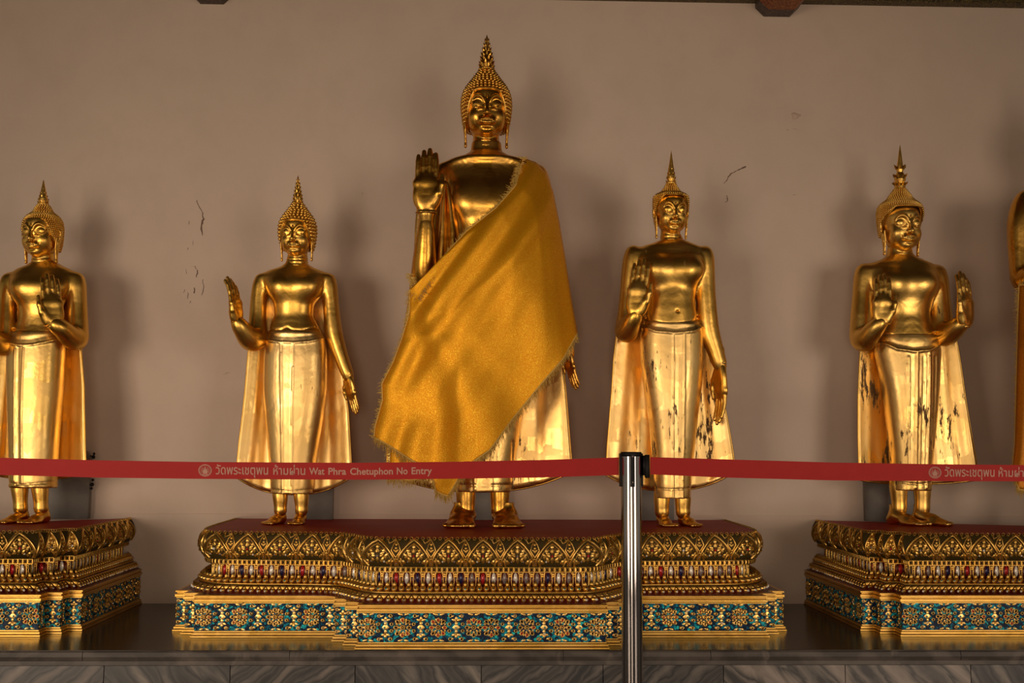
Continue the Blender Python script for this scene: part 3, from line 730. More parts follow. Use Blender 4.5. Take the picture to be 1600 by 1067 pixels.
def finial(m, kind, T, z0, H, w):
    "flame spire: T maps head units, base height z0, height H, half width w"
    if kind == 'leafy':
        prof = [(w*1.1, 0), (w*.8, .05*H), (w*.95, .1*H), (w*.7, .15*H), (w*.95, .25*H), (w*.75, .34*H), (w*.5, .40*H), (w*.6, .46*H), (w*.5, .55*H), (w*.42, .62*H), (w*.25, .8*H), (w*.03, H)]
    else:
        prof = [(w*1.15, 0), (w*1.2, .03*H), (w*.85, .07*H), (w*1.0, .16*H), (w*.95, .25*H), (w*.72, .42*H), (w*.5, .6*H), (w*.33, .75*H), (w*.17, .9*H), (w*.03, H)]
    n = 16; V = []
    for r, z in prof:
        for j in range(n):
            a = 2*PI*j/n; f = 1+.12*math.cos(4*a) if kind == 'flame' else 1
            V.append(T((r*f*math.cos(a), .12+r*f*math.sin(a), z0+z)))
    L = len(prof); m.add(V, [(i*n+j, i*n+(j+1) % n, (i+1)*n+(j+1) % n, (i+1)*n+j) for i in range(L-1) for j in range(n)]+[tuple((L-1)*n+j for j in range(n))])
    def leaf(a, z, ln, up, wd, r):
        d = np.array([math.cos(a), math.sin(a), 0]); s = np.array([-math.sin(a), math.cos(a), 0]); b = np.array([0, .12, z0+z])+d*r
        V = [b-s*wd-d*.02, b+s*wd-d*.02, b+d*wd*.7, b+d*ln*.75+s*wd*.6+np.array([0, 0, up*.45]), b+d*ln*.75-s*wd*.6+np.array([0, 0, up*.45]), b+d*ln+np.array([0, 0, up]), b-d*.03+np.array([0, 0, up*.6])]
        m.add([T(v) for v in V], [(0, 2, 4), (1, 3, 2), (2, 3, 5, 4), (0, 4, 6), (4, 5, 6), (3, 6, 5), (1, 6, 3)])
    if kind == 'leafy':
        for z, cnt, ln, up in ((.10, 8, .30, .22), (.26, 8, .26, .26), (.46, 6, .2, .26)):
            for j in range(cnt): leaf(2*PI*j/cnt+z*9, z*H, ln*w*2.6, up*w*3, w*.26, w*.55)
    elif kind == 'flame':
        for z, k in ((.05, 1.1), (.15, 1.05), (.27, .95), (.40, .8), (.53, .64), (.66, .48), (.78, .32)):
            for j in range(8): leaf(2*PI*(j+.5*(z*10 % 2))/8, z*H, w*.30*k, w*.7, w*.2*k+.01, w*.9*k)
    else:
        for z, k in ((.03, 1.05), (.14, 1.0), (.27, .8), (.40, .62), (.54, .42)):
            for j in range(7): leaf(2*PI*j/7+z*5, z*H, w*.36*k, w*.6, w*.22*k+.01, w*.85*k)

def hand_mesh(curve=.06, thumb=1, spread=.0, droop=0, relaxed=False):
    "hand of length 1 along +z, palm facing -y, thumb towards +x*thumb"
    v = Vol((-.5, -.45, -.46), (.5, .35, 1.1), .0155); g = thumb
    v.chain([(0, .0, -.28), (0, 0, .04)], [.115, .112], 0, sc=(1, .85, 1)); v.seg((0, 0, -.07), (0, 0, -.069), .135, .135, .01, sc=(1, .85, .13))
    v.chain([(g*.02, 0, .15), (g*.0, .0, .43)], [.172, .195], .09, sc=(1, .42, 1))
    v.ell((g*.11, -.040, .20), (.10, .060, .18), .09); v.ell((-g*.11, -.034, .20), (.09, .052, .18), .09)
    v.ell((0, -.030, .42), (.19, .045, .06), .08)
    fx = [(.146, .45, .46, .050), (.049, .47, .51, .052), (-.048, .46, .49, .050), (-.140, .43, .45, .046)]
    for x, b, ln, r in fx:
        x = x*g; e = 1+spread; q = curve; f = -.10 if relaxed else 0
        pts = [(x*.95, -.005, b-.10), (x*e, -.005, b), (x*e*1.01, q*.15+f*.3, b+ln*.45), (x*e*1.0, q*.6+f*.8, b+ln*.78), (x*e*.97, q*1.3+f*1.3, b+ln)]
        v.chain(pts, [r*.9, r, r*.98, r*.94, r*.80], .006)
    v.chain([(g*.10, -.03, .10), (g*.20, -.070, .24), (g*.245, -.085, .38), (g*.25, -.065, .54)], [.075, .066, .050, .036], .05)
    return v.nets(1)
HANDS = {}
def hand(**kw):
    k = tuple(sorted(kw.items()))
    if k not in HANDS: HANDS[k] = hand_mesh(**kw)
    return HANDS[k]

def foot_mesh(out=1, frontal=True):
    "foot of length 1 pointing -y, sole at z=0; out: side of the little toe"
    v = Vol((-.36, -.95, -.03), (.36, .35, .5), .014)
    v.ell((0, .12, .12), (.15, .19, .14)); v.chain([(0, .05, .5), (0, .03, .25)], [.15, .155], .06)
    v.chain([(0, .03, .22), (out*.02, -.30, .13), (out*.04, -.58, .07)], [.17, .15, .09], .12, sc=(1.25, 1, .9))
    v.chain([(out*.05, -.40, .06), (out*.05, -.62, .05)], [.19, .20], .08, sc=(1.15, 1, .33))
    for i, (r, ln) in enumerate(((.066, .80), (.05, .79), (.047, .765), (.044, .73), (.042, .69))):
        x = out*(-.155+i*.098+(.0 if i else -.008)); v.chain([(x*.92, -.58, .065), (x*1.06, -ln+.03, .065), (x*1.08, -ln, .055)], [r*.9, r*.95, r], .02)
    sl, gg = v.blk((-1, -1, -.03), (1, 1, .5)); v.D = np.maximum(v.D, -(v.ax[2][None, None, :]))
    return v.nets(1)
FEET = {}

def statue(sp):
    Y = sp['Y']; fx, fy = sp['feet_c']; base = at(fx, fy, Y); base[2] = PTOP+.0008
    pxm = Y/F                                  # metres per photo pixel at the statue
    def Wp(x, y, d=0): p = at(x, y, Y+d); return p-base
    Wq = lambda x, y, d=0: Wp(x, y, d*pxm)
    root = empty('standing_statue', base, sp['label'], 'statue', None)
    h = sp.get('h', .0036)
    parts = []
    # torso, arms, shins as one sculpted surface
    def secs(rows):
        o = []
        for y, xl, xr, b, yc in rows:
            L = Wp(xl, y); R = Wp(xr, y); o.append((L[2]*.5+R[2]*.5, (L[0]+R[0])/2, yc*pxm, (R[0]-L[0])/2, b*pxm))
        return o
    T = secs(sp['torso']); xs = [t[1]-t[3] for t in T]+[t[1]+t[3] for t in T]
    ap = [Wq(*q[:3]) for a in sp['arms'] for q in a]
    lo = [min(xs+[p[0] for p in ap])-.06, min([-.16]+[p[1]-.06 for p in ap]), 0.0]; hi = [max(xs+[p[0] for p in ap])+.06, .14, max(t[0] for t in T)+.02]
    v = Vol(lo, hi, h); v.loft(T, 0, sp.get('n', 2.3))
    for g, (x, y, rx, ry) in zip((-1, 1), sp['pecs']):
        p = Wp(x, y); v.ell((p[0], -sp['pecd']*pxm, p[2]), (rx*pxm, .035, ry*pxm), .05)
    for arm in sp['arms']:
        P = [Wq(*q[:3]) for q in arm]; r = [q[3]*pxm for q in arm]
        v.chain(*spline(P, r, 5), sp.get('ak', .022))
    for pts, w, amp in sp.get('torso_lines', []): v.ridge([tuple(Wp(x, y)[[0, 2]]) for x, y in pts], w*pxm, amp*pxm)
    nx, ny = sp.get('navel', (None, None))
    if nx: p = Wp(nx, ny); v.ell((p[0], p[1]-sp['navd']*pxm, p[2]), (.004, .010, .003), .006, 'sub')
    for shin in sp['shins']:
        shin = [(sp['cx']*.5+shin[0][0]*.5, sp['torso'][-1][0]-12, 0, shin[0][3])]+list(shin)
        P = [Wq(*q[:3]) for q in shin]; P = [np.array((p[0], p[1], max(p[2], .05))) for p in P]; v.chain(*spline(P[1:], [q[3]*pxm for q in shin[1:]], 5), .006); v.seg(P[0], P[1], shin[0][3]*pxm*.8, shin[1][3]*pxm*.98)
    V, Q = v.nets(2); parts.append((V, Q, 0))
    # feet
    for (x, out, ln, yaw, dy) in sp['feet']:
        if (out,) not in FEET: FEET[(out,)] = foot_mesh(out)
        V, Q = FEET[(out,)]; p = Wp(x, fy, dy); V2 = (V*np.array([sp.get('footw', 1.), 1, sp.get('footh', 1.)]))*ln*pxm @ rotz(yaw).T+np.array([p[0], dy, 0]); parts.append((V2, Q, 0))
    # hands: wrist px, length px, roll about its axis, tilt in the photo plane, pitch
    for hd in sp['hands']:
        V, Q = hand(**hd.get('kw', {})); p = Wp(*hd['at']); L = hd['len']*pxm
        S = np.array([hd.get('wide', 1.), hd.get('wide', 1.), 1.])
        V = V.copy(); ng = V[:, 2] < 0; V[ng, 2] *= hd.get('stub', 1.)
        R = np.array(Matrix.Rotation(hd.get('tilt', 0), 3, 'Y'))@rotx(hd.get('pitch', 0))@rotz(hd.get('roll', 0))
        parts.append(((V*S*L) @ R.T+p, Q, 0))
    # head
    hx, hy, u = sp['head']; u *= pxm; yaw = sp['yaw']; hp = Wp(hx, hy, sp.get('hd', 0)); RH = rotz(yaw)@rotx(sp.get('nod', .05))
    fw, fz = sp.get('hscale', (1, 1))
    TH = lambda q: hp+RH@(np.array(q, float)*np.array([fw, 1, fz])*u)
    V, Q = head(sp.get('ear', 1.), sp.get('smile', .02)); parts.append(((V*np.array([fw, 1, fz])*u) @ RH.T+hp, Q, 0))
    link('body', np_mesh('body', parts), M[sp['mat']], root)
    m = MB(); hair_build(m, sp['hair'], sp['zl'], sp['curl'], TH); m.build('curled_hair', M[sp['mat']], root)
    m = MB(); finial(m, sp['fin'][0], TH, *sp['fin'][1:]); m.build('flame_finial', M[sp['mat']], root, smooth=sp['fin'][0] == 'x')
    # lower robe
    K = secs(sp['skirt']); v = Vol([min(t[1]-t[3] for t in K)-.02, -.16, min(t[0] for t in K)-.02], [max(t[1]+t[3] for t in K)+.02, .16, max(t[0] for t in K)+.02], h)
    v.loft(K, 0, sp.get('sn', 2.4))
    for pts, w, amp in sp['skirt_lines']: v.ridge([tuple(Wp(x, y)[[0, 2]]) for x, y in pts], w*pxm, amp*pxm)
    V, Q = v.nets(1); link('lower_robe', np_mesh('lower_robe', [(V, Q, 0)]), M[sp['rmat']], root)
    # outer robe hanging behind like a shell
    C = list(sp['cape']); c0 = C[0]; C = [(c0[0]+3, c0[1]+15, c0[2]-15), (c0[0]+9, c0[1]+5, c0[2]-5), (c0[0]+18, c0[1]+2, c0[2]-2)]+C[1:]; ys = np.array([c[0] for c in C], float); xl = np.array([c[1] for c in C], float); xr = np.array([c[2] for c in C], float); nv, nu = 60, 56
    hem = sp['hem']; m = MB(); G = []
    for j in range(nv):
        row = []
        t = j/(nv-1)
        for i in range(nu):
            uu = i/(nu-1)*2-1; us = math.copysign(abs(uu)**.9, uu)
            ye = ys[0]+(ys[-1]-ys[0])*t; l = np.interp(ye, ys, xl); r = np.interp(ye, ys, xr); x = (l+r)/2+us*(r-l)/2
            y = ye+hem*max(0, 1-abs(uu)**2.2)*t**6
            grow = t**.8
            d = sp.get('cd', .075)-sp.get('ce', .055)*abs(uu)**1.6*(.5+.5*grow)+.0045*grow*math.sin(uu*11+1.5*t)+.0012*math.sin(uu*29+t*3)*grow
            row.append(Wp(x, y, d))
        G.append(row)
    m.grid(G)
    o = m.build('outer_robe', M[sp['rmat']], root); sd = o.modifiers.new('thickness', 'SOLIDIFY'); sd.thickness = .007; sd.offset = 0
    m = MB(); a = [g[0] for g in G]+G[-1][1:]+[g[-1] for g in G[::-1]][1:]
    m.tube(a, .0038, 6); m.build('robe_hem', M[sp['mat']], root)
    return root

# hair outlines (head units) --------------------------------------------------
def zline(front, edge, side, back=-1.0, w=.5, w2=1.1):
    def f(a):
        a = abs(a)
        if a < w: return front+(edge-front)*(a/w)**3
        if a < w2: return edge+(side-edge)*(a-w)/(w2-w)
        return side+(back-side)*min(1, (a-w2)/.6)
    return f
cone_hair = [(-1.1, .85), (-.6, 1.0), (-.2, 1.06), (.2, 1.1), (.6, 1.07), (.9, .97), (1.15, .8), (1.35, .64), (1.55, .50), (1.72, .38), (1.86, .26)]
mound_hair = [(-1.1, .84), (-.6, .98), (-.2, 1.03), (.3, 1.06), (.7, 1.0), (.95, .84), (1.1, .62), (1.17, .52), (1.22, .5), (1.4, .42), (1.58, .3), (1.7, .16)]
# ---------------------------------------------------------------- the statues (numbers are photo positions at the statue's own distance)
GRP = None
s2 = dict(label='golden standing statue on the middle platform, left, raised hand held out sideways', mat='gold_b', rmat='robe_b',
    Y=4.0, cx=460, feet_c=(455, 815),
    torso=[(398,449,477,13,4),(410,446,480,14,4),(417,437,489,17,4),(424,417,506,20,4),(432,408,516,23,4),(446,414,508,25,2),(462,421,500,25,1),(478,428,490,23,1),(492,429,489,22,1),(505,424,495,24,1),(520,420,502,26,0),(540,416,506,26,0)],
    pecs=[(443,449,16,13),(481,449,16,13)], pecd=12,
    arms=[[(408,437,4,9.5),(404,470,3,10),(402,505,0,10.5),(400,528,-6,13),(391,530,-22,14),(378,514,-40,10),(370,502,-48,6)],
          [(514,437,4,10),(517,475,3,10),(522,520,0,11),(534,560,-3,8.5),(546,592,-5,6.5)]],
    shins=[[(437,768,0,11),(438,780,0,10.5),(438,798,0,8.5),(438,806,0,9)],[(470,768,0,11),(471,780,0,10.5),(471,798,0,8.5),(471,806,0,9)]],
    feet=[(437,-1,45,-.38,.015),(469,1,43,-.12,.015)], footw=1.0,
    hands=[dict(at=(369,503,-48*.00235),len=70,stub=.15,roll=1.15,tilt=-.09,kw=dict(thumb=-1,curve=.1),wide=.95),
           dict(at=(545,590,-.012),len=58,roll=.9,tilt=PI-.22,kw=dict(thumb=1,curve=.02),wide=.95)],
    torso_lines=[([(420,514),(432,519),(444,518),(453,514),(462,519),(475,519),(500,512)],1.6,-2.0)],
    head=(464,367,26.5), yaw=-.10, nod=.06, hd=-.008, hscale=(.97,1.0), ear=1.0, smile=.05,
    hair=cone_hair, zl=zline(.78,.72,-.30,-.9,.62,1.12), curl=.22, fin=('flame',1.80,1.78,.26),
    skirt=[(518,422,500,27,0),(524,420,505,29,0),(536,416,509,29,0),(560,413,511,30,0),(600,412,511,30,0),(650,415,505,29,0),(700,419,497,27,0),(740,422,491,26,0),(771,424,488,25,0)],
    skirt_lines=[([(420,533),(440,537),(465,538),(488,536),(508,530)],1.6,1.6),([(421,524),(440,528),(465,529),(488,527),(506,522)],2.5,-1.0),([(444,540),(445,650),(446,770)],1.2,1.4),([(463,540),(461,650),(460,770)],1.2,1.4),([(426,764),(458,767),(488,764)],1.,-1.)],
    cape=[(425,402,520),(455,398,524),(490,394,525),(530,392,528),(550,388,531),(600,384,538),(640,380,544),(690,374,547),(730,370,549),(745,369,549)], hem=27)
s1 = dict(s2, label='golden standing statue on the far left platform, head turned aside, raised hand before its chest', mat='gold_a', rmat='robe_a',
    Y=4.02, cx=66, feet_c=(48, 812),
    torso=[(396,53,81,14,4),(406,51,84,15,4),(414,42,96,18,4),(422,24,112,22,4),(432,14,120,25,4),(448,18,114,27,2),(464,24,104,27,1),(480,29,96,25,1),(494,30,94,24,1),(508,27,98,25,1),(524,23,102,27,0),(545,18,100,28,0)],
    pecs=[(45,452,18,14),(86,452,18,14)], pecd=14,
    arms=[[(14,437,4,11),(11,470,3,11),(10,505,0,12),(8,535,-4,13),(-3,538,-20,13),(-15,522,-38,10),(-22,512,-46,6.8)],
          [(120,437,4,11.5),(121,470,3,11.5),(122,505,0,12),(120,530,-5,13.5),(108,524,-22,12.5),(96,513,-38,10),(84,506,-46,6.8)]],
    shins=[[(30,755,0,12),(31,768,0,11.5),(32,788,0,9.5),(32,798,0,10)],[(62,755,0,12),(63,768,0,11.5),(64,788,0,9.5),(64,798,0,10)]],
    feet=[(33,-1,48,-.42,.01),(66,1,48,-.38,.01)],
    hands=[dict(at=(83,508,-46*.00235),len=80,stub=.15,roll=.5,tilt=-.10,kw=dict(thumb=-1,curve=.07),wide=.95),
           dict(at=(-24,514,-46*.00235),len=78,stub=.15,roll=-.5,tilt=-.1,kw=dict(thumb=1,curve=.08))],
    torso_lines=[([(24,516),(40,524),(58,526),(80,524),(98,514)],1.6,-2.0)],
    head=(65,366,29.), yaw=-.20, hscale=(.96,1.0), smile=.04,
    hair=mound_hair, zl=zline(.72,.66,-.30,-.9,.7,1.15), curl=.118, fin=('beaded',1.62,1.36,.25),
    skirt=[(519,22,98,28,0),(526,20,101,30,0),(540,15,101,31,0),(560,13,100,32,0),(600,13,98,32,0),(650,14,94,31,0),(700,15,90,29,0),(740,16,88,28,0),(762,17,88,27,0)],
    skirt_lines=[([(18,536),(40,542),(60,542),(80,538),(99,532)],1.6,1.8),([(20,528),(40,533),(60,533),(99,524)],2.5,-1.0),([(36,545),(34,650),(33,755)],1.4,2.0),([(50,545),(46,650),(46,755)],1.2,1.6),([(42,545),(40,755)],1.,-1.2),([(16,752),(45,757),(88,752)],1.,-1.2),([(16,758),(88,758)],.8,1)],
    cape=[(425,6,126),(455,5,128),(490,4,129),(530,2,128),(550,-2,127),(600,-8,131),(650,-12,132),(700,-15,133),(728,-17,134),(740,-17,134)], hem=8)
s3 = dict(s2, label='golden standing statue on the middle platform, behind the barrier post', mat='gold_c', rmat='robe_c',
    Y=3.96, cx=1048, feet_c=(1060, 820),
    torso=[(364,1036,1064,13,6),(373,1034,1068,15,5),(379,1022,1080,20,4),(387,1000,1098,24,4),(397,987,1104,27,4),(412,990,1100,30,2),(430,998,1093,31,1),(450,1005,1088,30,1),(470,1008,1085,30,-1),(490,1007,1087,31,-2),(508,1005,1090,32,-2),(530,1003,1096,32,0),(550,1003,1096,31,0)],
    pecs=[(1024,424,21,16),(1072,424,21,16)], pecd=20,
    arms=[[(990,396,4,13),(986,430,3,13),(983,470,1,13),(980,505,-3,14),(979,518,-12,14),(986,505,-30,11),(994,490,-42,7.5)],
          [(1101,396,4,12.5),(1102,430,3,12.5),(1104,475,1,13),(1108,515,0,13),(1118,548,-2,10),(1126,574,-3,8)]],
    shins=[[(1034,772,0,12),(1034,785,0,11.5),(1034,800,0,10),(1035,810,0,10)],[(1067,772,0,12),(1067,785,0,11.5),(1067,800,0,10),(1068,810,0,10)]],
    feet=[(1036,-1,46,.2,.01),(1070,1,46,.34,.01)],
    hands=[dict(at=(993,492,-42*.00235),len=90,stub=.2,roll=-.28,tilt=.11,kw=dict(thumb=1,curve=.05),wide=.86),
           dict(at=(1126,573,-.008),len=90,roll=1.2,tilt=PI-.03,kw=dict(thumb=1,curve=.0,relaxed=True),wide=.78)],
    torso_lines=[([(1004,495),(1015,506),(1035,512),(1055,513),(1072,509),(1090,497)],1.8,-2.4)], navel=(1053,490), navd=30,
    head=(1049,332,27.), yaw=.10, hscale=(.96,1.0), ear=1.0, smile=.0,
    hair=[(-1.1,.84),(-.6,.98),(-.2,1.03),(.3,1.06),(.7,1.07),(.95,1.04),(1.06,.95),(1.12,.7),(1.2,.58),(1.4,.45),(1.6,.32),(1.8,.24)], zl=zline(.93,.90,.3,-.7,.75,1.25), curl=.12, fin=('beaded',1.72,1.95,.26),
    skirt=[(504,1005,1091,33,0),(512,1003,1096,35,0),(530,1000,1098,35,0),(560,1001,1098,35,0),(600,1006,1096,34,0),(650,1013,1090,32,0),(700,1018,1085,30,0),(745,1022,1080,28,0),(778,1024,1078,27,0)],
    skirt_lines=[([(1002,512),(1020,521),(1050,524),(1078,521),(1097,511)],1.8,2.0),([(1003,505),(1020,513),(1050,517),(1078,513),(1095,504)],2.4,-1.4),([(1046,526),(1046,650),(1047,777)],1.3,1.8),([(1063,526),(1063,650),(1062,777)],1.3,1.8),([(1054,560),(1055,770)],2.5,-1),([(1024,762),(1045,764),(1077,762)],1.,-1.2)],
    cape=[(390,980,1110),(430,978,1112),(470,974,1114),(520,964,1118),(560,959,1121),(610,956,1127),(660,952,1137),(700,949,1144),(722,948,1147),(742,947,1140)], hem=24)
s4 = dict(s2, label='golden standing statue on the right platform with both hands raised and a leafy spire', mat='gold_d', rmat='robe_d',
    Y=4.06, cx=1412, feet_c=(1425, 808),
    torso=[(386,1389,1425,16,4),(397,1387,1427,17,4),(405,1378,1441,21,4),(413,1358,1459,25,4),(424,1346,1468,29,4),(440,1350,1465,31,2),(456,1358,1460,31,1),(474,1369,1455,29,1),(492,1375,1452,27,1),(508,1374,1455,28,0),(525,1370,1460,30,0),(550,1368,1466,31,0)],
    pecs=[(1388,446,20,16),(1435,446,20,16)], pecd=20,
    arms=[[(1351,425,4,14),(1349,460,3,14),(1347,495,0,15),(1346,528,-5,15),(1353,530,-20,13.5),(1366,514,-38,11),(1377,503,-48,6.8)],
          [(1464,427,4,14),(1468,460,3,13),(1471,495,0,13.5),(1474,522,-6,14.5),(1484,520,-24,13),(1496,510,-40,10),(1504,503,-48,7)]],
    shins=[[(1403,755,0,13),(1404,768,0,12.5),(1405,785,0,11),(1405,796,0,11)],[(1440,755,0,13),(1441,768,0,12.5),(1441,785,0,11),(1441,796,0,11)]],
    feet=[(1402,-1,62,.60,.0),(1440,1,62,.60,.0)], footw=.9,
    hands=[dict(at=(1379,505,-48*.0024),len=78,stub=.15,roll=-.1,tilt=.04,kw=dict(thumb=1,curve=.06),wide=.9),
           dict(at=(1507,508,-48*.0024),len=84,stub=.15,roll=.45,tilt=.05,kw=dict(thumb=-1,curve=.07),wide=.92)],
    torso_lines=[([(1374,522),(1390,530),(1412,534),(1436,531),(1456,522)],1.6,-2.2)], navel=(None, None),
    head=(1408,354,31.5), yaw=.13, hscale=(.98,1.0), ear=.95, smile=.03,
    hair=[(-1.1,.84),(-.6,.98),(-.2,1.06),(.3,1.13),(.75,1.14),(1.0,1.08),(1.15,.97),(1.28,.78),(1.36,.66),(1.5,.58),(1.7,.45),(1.9,.28)], zl=zline(.92,.92,.35,-.5,.7,1.3), curl=.10, fin=('leafy',1.86,2.35,.31),
    skirt=[(524,1373,1460,31,0),(532,1371,1465,33,0),(548,1368,1468,34,0),(570,1372,1467,34,0),(610,1380,1465,33,0),(660,1386,1461,31,0),(710,1391,1456,29,0),(745,1393,1453,28,0),(766,1394,1453,27,0)],
    skirt_lines=[([(1370,536),(1390,548),(1415,552),(1440,550),(1463,540)],1.8,2.2),([(1372,530),(1390,540),(1415,545),(1440,542),(1461,532)],2.6,-1.4),([(1420,554),(1420,650),(1420,762)],1.5,2.2),([(1440,554),(1440,650),(1438,762)],1.3,2.),([(1450,560),(1449,700)],1.6,-1.5),([(1407,560),(1410,740)],1.6,1.6),([(1430,560),(1429,740)],1.4,-1.3),([(1394,752),(1425,756),(1453,752)],1.,-1.3)],
    cape=[(412,1340,1476),(450,1338,1480),(500,1338,1486),(540,1345,1496),(570,1343,1501),(620,1341,1508),(680,1341,1518),(720,1342,1525),(740,1342,1528),(750,1344,1524)], hem=6)
s0 = dict(label='tallest golden standing statue, in the middle, draped in golden cloth, open hand raised high', mat='gold_o', rmat='robe_o',
    Y=3.93, cx=757, feet_c=(757, 815), h=.0042,
    torso=[(222,737,783,22,4),(236,735,785,23,4),(244,724,797,28,4),(251,702,822,33,4),(262,686,838,31,5),(280,690,834,34,3),(305,700,825,39,0),(328,706,818,42,-1),(348,709,814,39,0),(370,710,812,38,0),(410,704,818,38,0),(450,698,824,40,0),(480,696,826,40,0)],
    pecs=[(733,318,27,22),(788,318,27,22)], pecd=22,
    arms=[[(694,272,4,17),(684,310,4,17),(676,360,2,17),(668,415,-4,18),(664,440,-16,18),(664,415,-30,17),(665,375,-40,12.5),(666,342,-45,8)],
          [(838,274,4,18),(848,330,3,18),(857,400,2,18),(866,465,0,17),(876,520,-2,14),(886,556,-4,11)]],
    shins=[[(728,755,0,15),(728,775,0,14.5),(728,792,0,13),(728,802,0,13)],[(781,755,0,15),(781,775,0,14.5),(781,792,0,13),(781,802,0,13)]],
    feet=[(723,-1,72,-.04,-.01),(789,1,72,.03,-.01)], footw=1.3,
    hands=[dict(at=(666,326,-46*.0023),len=95,roll=0,tilt=0.0,kw=dict(thumb=1,curve=.03),wide=1.02),
           dict(at=(886,548,-.012),len=62,roll=1.0,tilt=PI-.22,kw=dict(thumb=1,curve=.04,relaxed=False),wide=.85)],
    torso_lines=[], head=(760,173,36.), yaw=.03, nod=.03, hd=-.01, hscale=(.98,1.0), ear=1.08, smile=.0,
    hair=cone_hair, zl=zline(.74,.70,-.45,-.9,.62,1.08), curl=.175, fin=('flame',1.86,1.62,.29),
    skirt=[(450,698,824,42,0),(500,692,830,44,0),(560,692,828,44,0),(620,698,820,42,0),(680,705,812,39,0),(730,710,803,37,0),(768,713,799,36,0)],
    skirt_lines=[([(742,560),(742,765)],1.5,1.6),([(768,560),(768,765)],1.5,1.6),([(712,757),(800,757)],1.2,-1.3),([(746,757),(764,757)],1.5,1.5),([(800,690),(799,760)],1.5,-1.4)],
    cape=[(260,680,845),(300,655,855),(350,650,862),(400,648,868),(460,640,872),(520,632,876),(590,622,882),(650,612,887),(700,606,891),(722,605,893),(740,608,888)], hem=28, cd=.085, ce=.05)
statue(s1); statue(s2); R0 = statue(s0); statue(s3); statue(s4)
# robe folds gathered between the raised arm and the chest of the tall statue
m = MB(); bb = np.array(R0.location); G = []
for t in np.linspace(0, 1, 40):
    l = (694-12*t**.7, 282+175*t); r = (698+20*math.sin(t*2.0), 284+150*t); G.append([at(l[0]+(r[0]-l[0])*u, l[1]+(r[1]-l[1])*u, 3.93-.075-.012*math.sin(u*9.5+t)-.03*math.sin(PI*u)*t)-bb for u in np.linspace(0, 1, 34)])
m.grid(G); o = m.build('sleeve_drape', M['gold_o'], R0); sd = o.modifiers.new('thickness', 'SOLIDIFY'); sd.thickness = .005
s5 = dict(s0, label='golden standing statue mostly cut off by the right edge, orange cloth on its body', Y=3.95, cx=1690, feet_c=(1690, 815), h=.006)
def sh(v, y): return 1690+(v-757)*.97, 818+(y-815)*.915
for kx in ('torso', 'skirt'): s5[kx] = [(sh(0, y)[1], sh(a, y)[0], sh(b, y)[0], c, d) for y, a, b, c, d in s0[kx]]
s5['pecs'] = [(*sh(x, y), a, b) for x, y, a, b in s0['pecs']]
s5['arms'] = [[(1604,314,4,18),(1597,350,3,20),(1597,400,1,18),(1600,438,-6,16),(1618,430,-30,15),(1640,410,-48,12)], [(*sh(x, y), d, r) for x, y, d, r in s0['arms'][1]]]
s5['shins'] = [[(*sh(x, y), d, r) for x, y, d, r in a] for a in s0['shins']]
s5['feet'] = [(sh(x, 0)[0], o, l, yw, d) for x, o, l, yw, d in s0['feet']]
s5['hands'] = [dict(s0['hands'][0], at=(1642, 408, -48*.0023), len=80), dict(s0['hands'][1], at=(*sh(886, 548), -.012))]
s5['head'] = (*sh(760, 173), 34.); s5['skirt_lines'] = []
s5['cape'] = [(sh(0, y)[1], max(1604, sh(a, y)[0]), sh(b, y)[0]) for y, a, b in s0['cape']]
statue(s5)

# stone slabs leaning behind the statues' legs
for i, (xa, xb, yt, lab) in enumerate(((66, 141, 697, 'grey stone slab behind the far left statue'), (463, 521, 700, 'grey stone slab behind the legs of the statue with the outstretched hand'),
        (725, 792, 700, 'grey stone slab behind the legs of the cloth-draped statue'), (987, 1052, 700, 'grey stone slab behind the legs of the statue by the barrier post'), (1350, 1442, 705, 'grey stone slab behind the legs of the statue with two raised hands'))):
    Yq = WALL-.035; a = at(xa, 760, Yq); b = at(xb, 760, Yq); zt = at(xa, yt, Yq)[2]; w = (b[0]-a[0])/2
    m = MB(); sec = [(-w, 0), (w, 0), (w, zt-PTOP-.05), (w*.8, zt-PTOP-.02), (w*.4, zt-PTOP), (-w*.4, zt-PTOP), (-w*.8, zt-PTOP-.02), (-w, zt-PTOP-.05)]; k = len(sec)
    m.add([(x, -.012, z) for x, z in sec]+[(x, .012, z) for x, z in sec], [tuple(range(k)), tuple(range(2*k-1, k-1, -1))]+[(j, j+k, (j+1) % k+k, (j+1) % k) for j in range(k)])
    o = m.build('stone_slab', M['slab'], None, ((a[0]+b[0])/2, Yq, PTOP+.0002), smooth=False); tag(o, lab, 'slab')
    if i == 0:
        m = MB()
        for x, y, r in ((146, 714, 3), (147, 709, 2), (144, 757, 3), (145, 750, 2.2), (143, 763, 2)):
            p = at(x, y, Yq)-np.array(o.location); m.lathe([(0.0005, -r*.0026), (r*.002, -r*.0015), (r*.0024, 0), (r*.0016, r*.002), (.0005, r*.0028)], p, 8)
        p = at(141, 712, Yq)-np.array(o.location); q = at(146, 714, Yq)-np.array(o.location); m.tube([p, q], .0025, 6)
        p = at(141, 757, Yq)-np.array(o.location); q = at(145, 757, Yq)-np.array(o.location); m.tube([p, q], .0025, 6)
        m.build('iron_hook', M['black'], o)

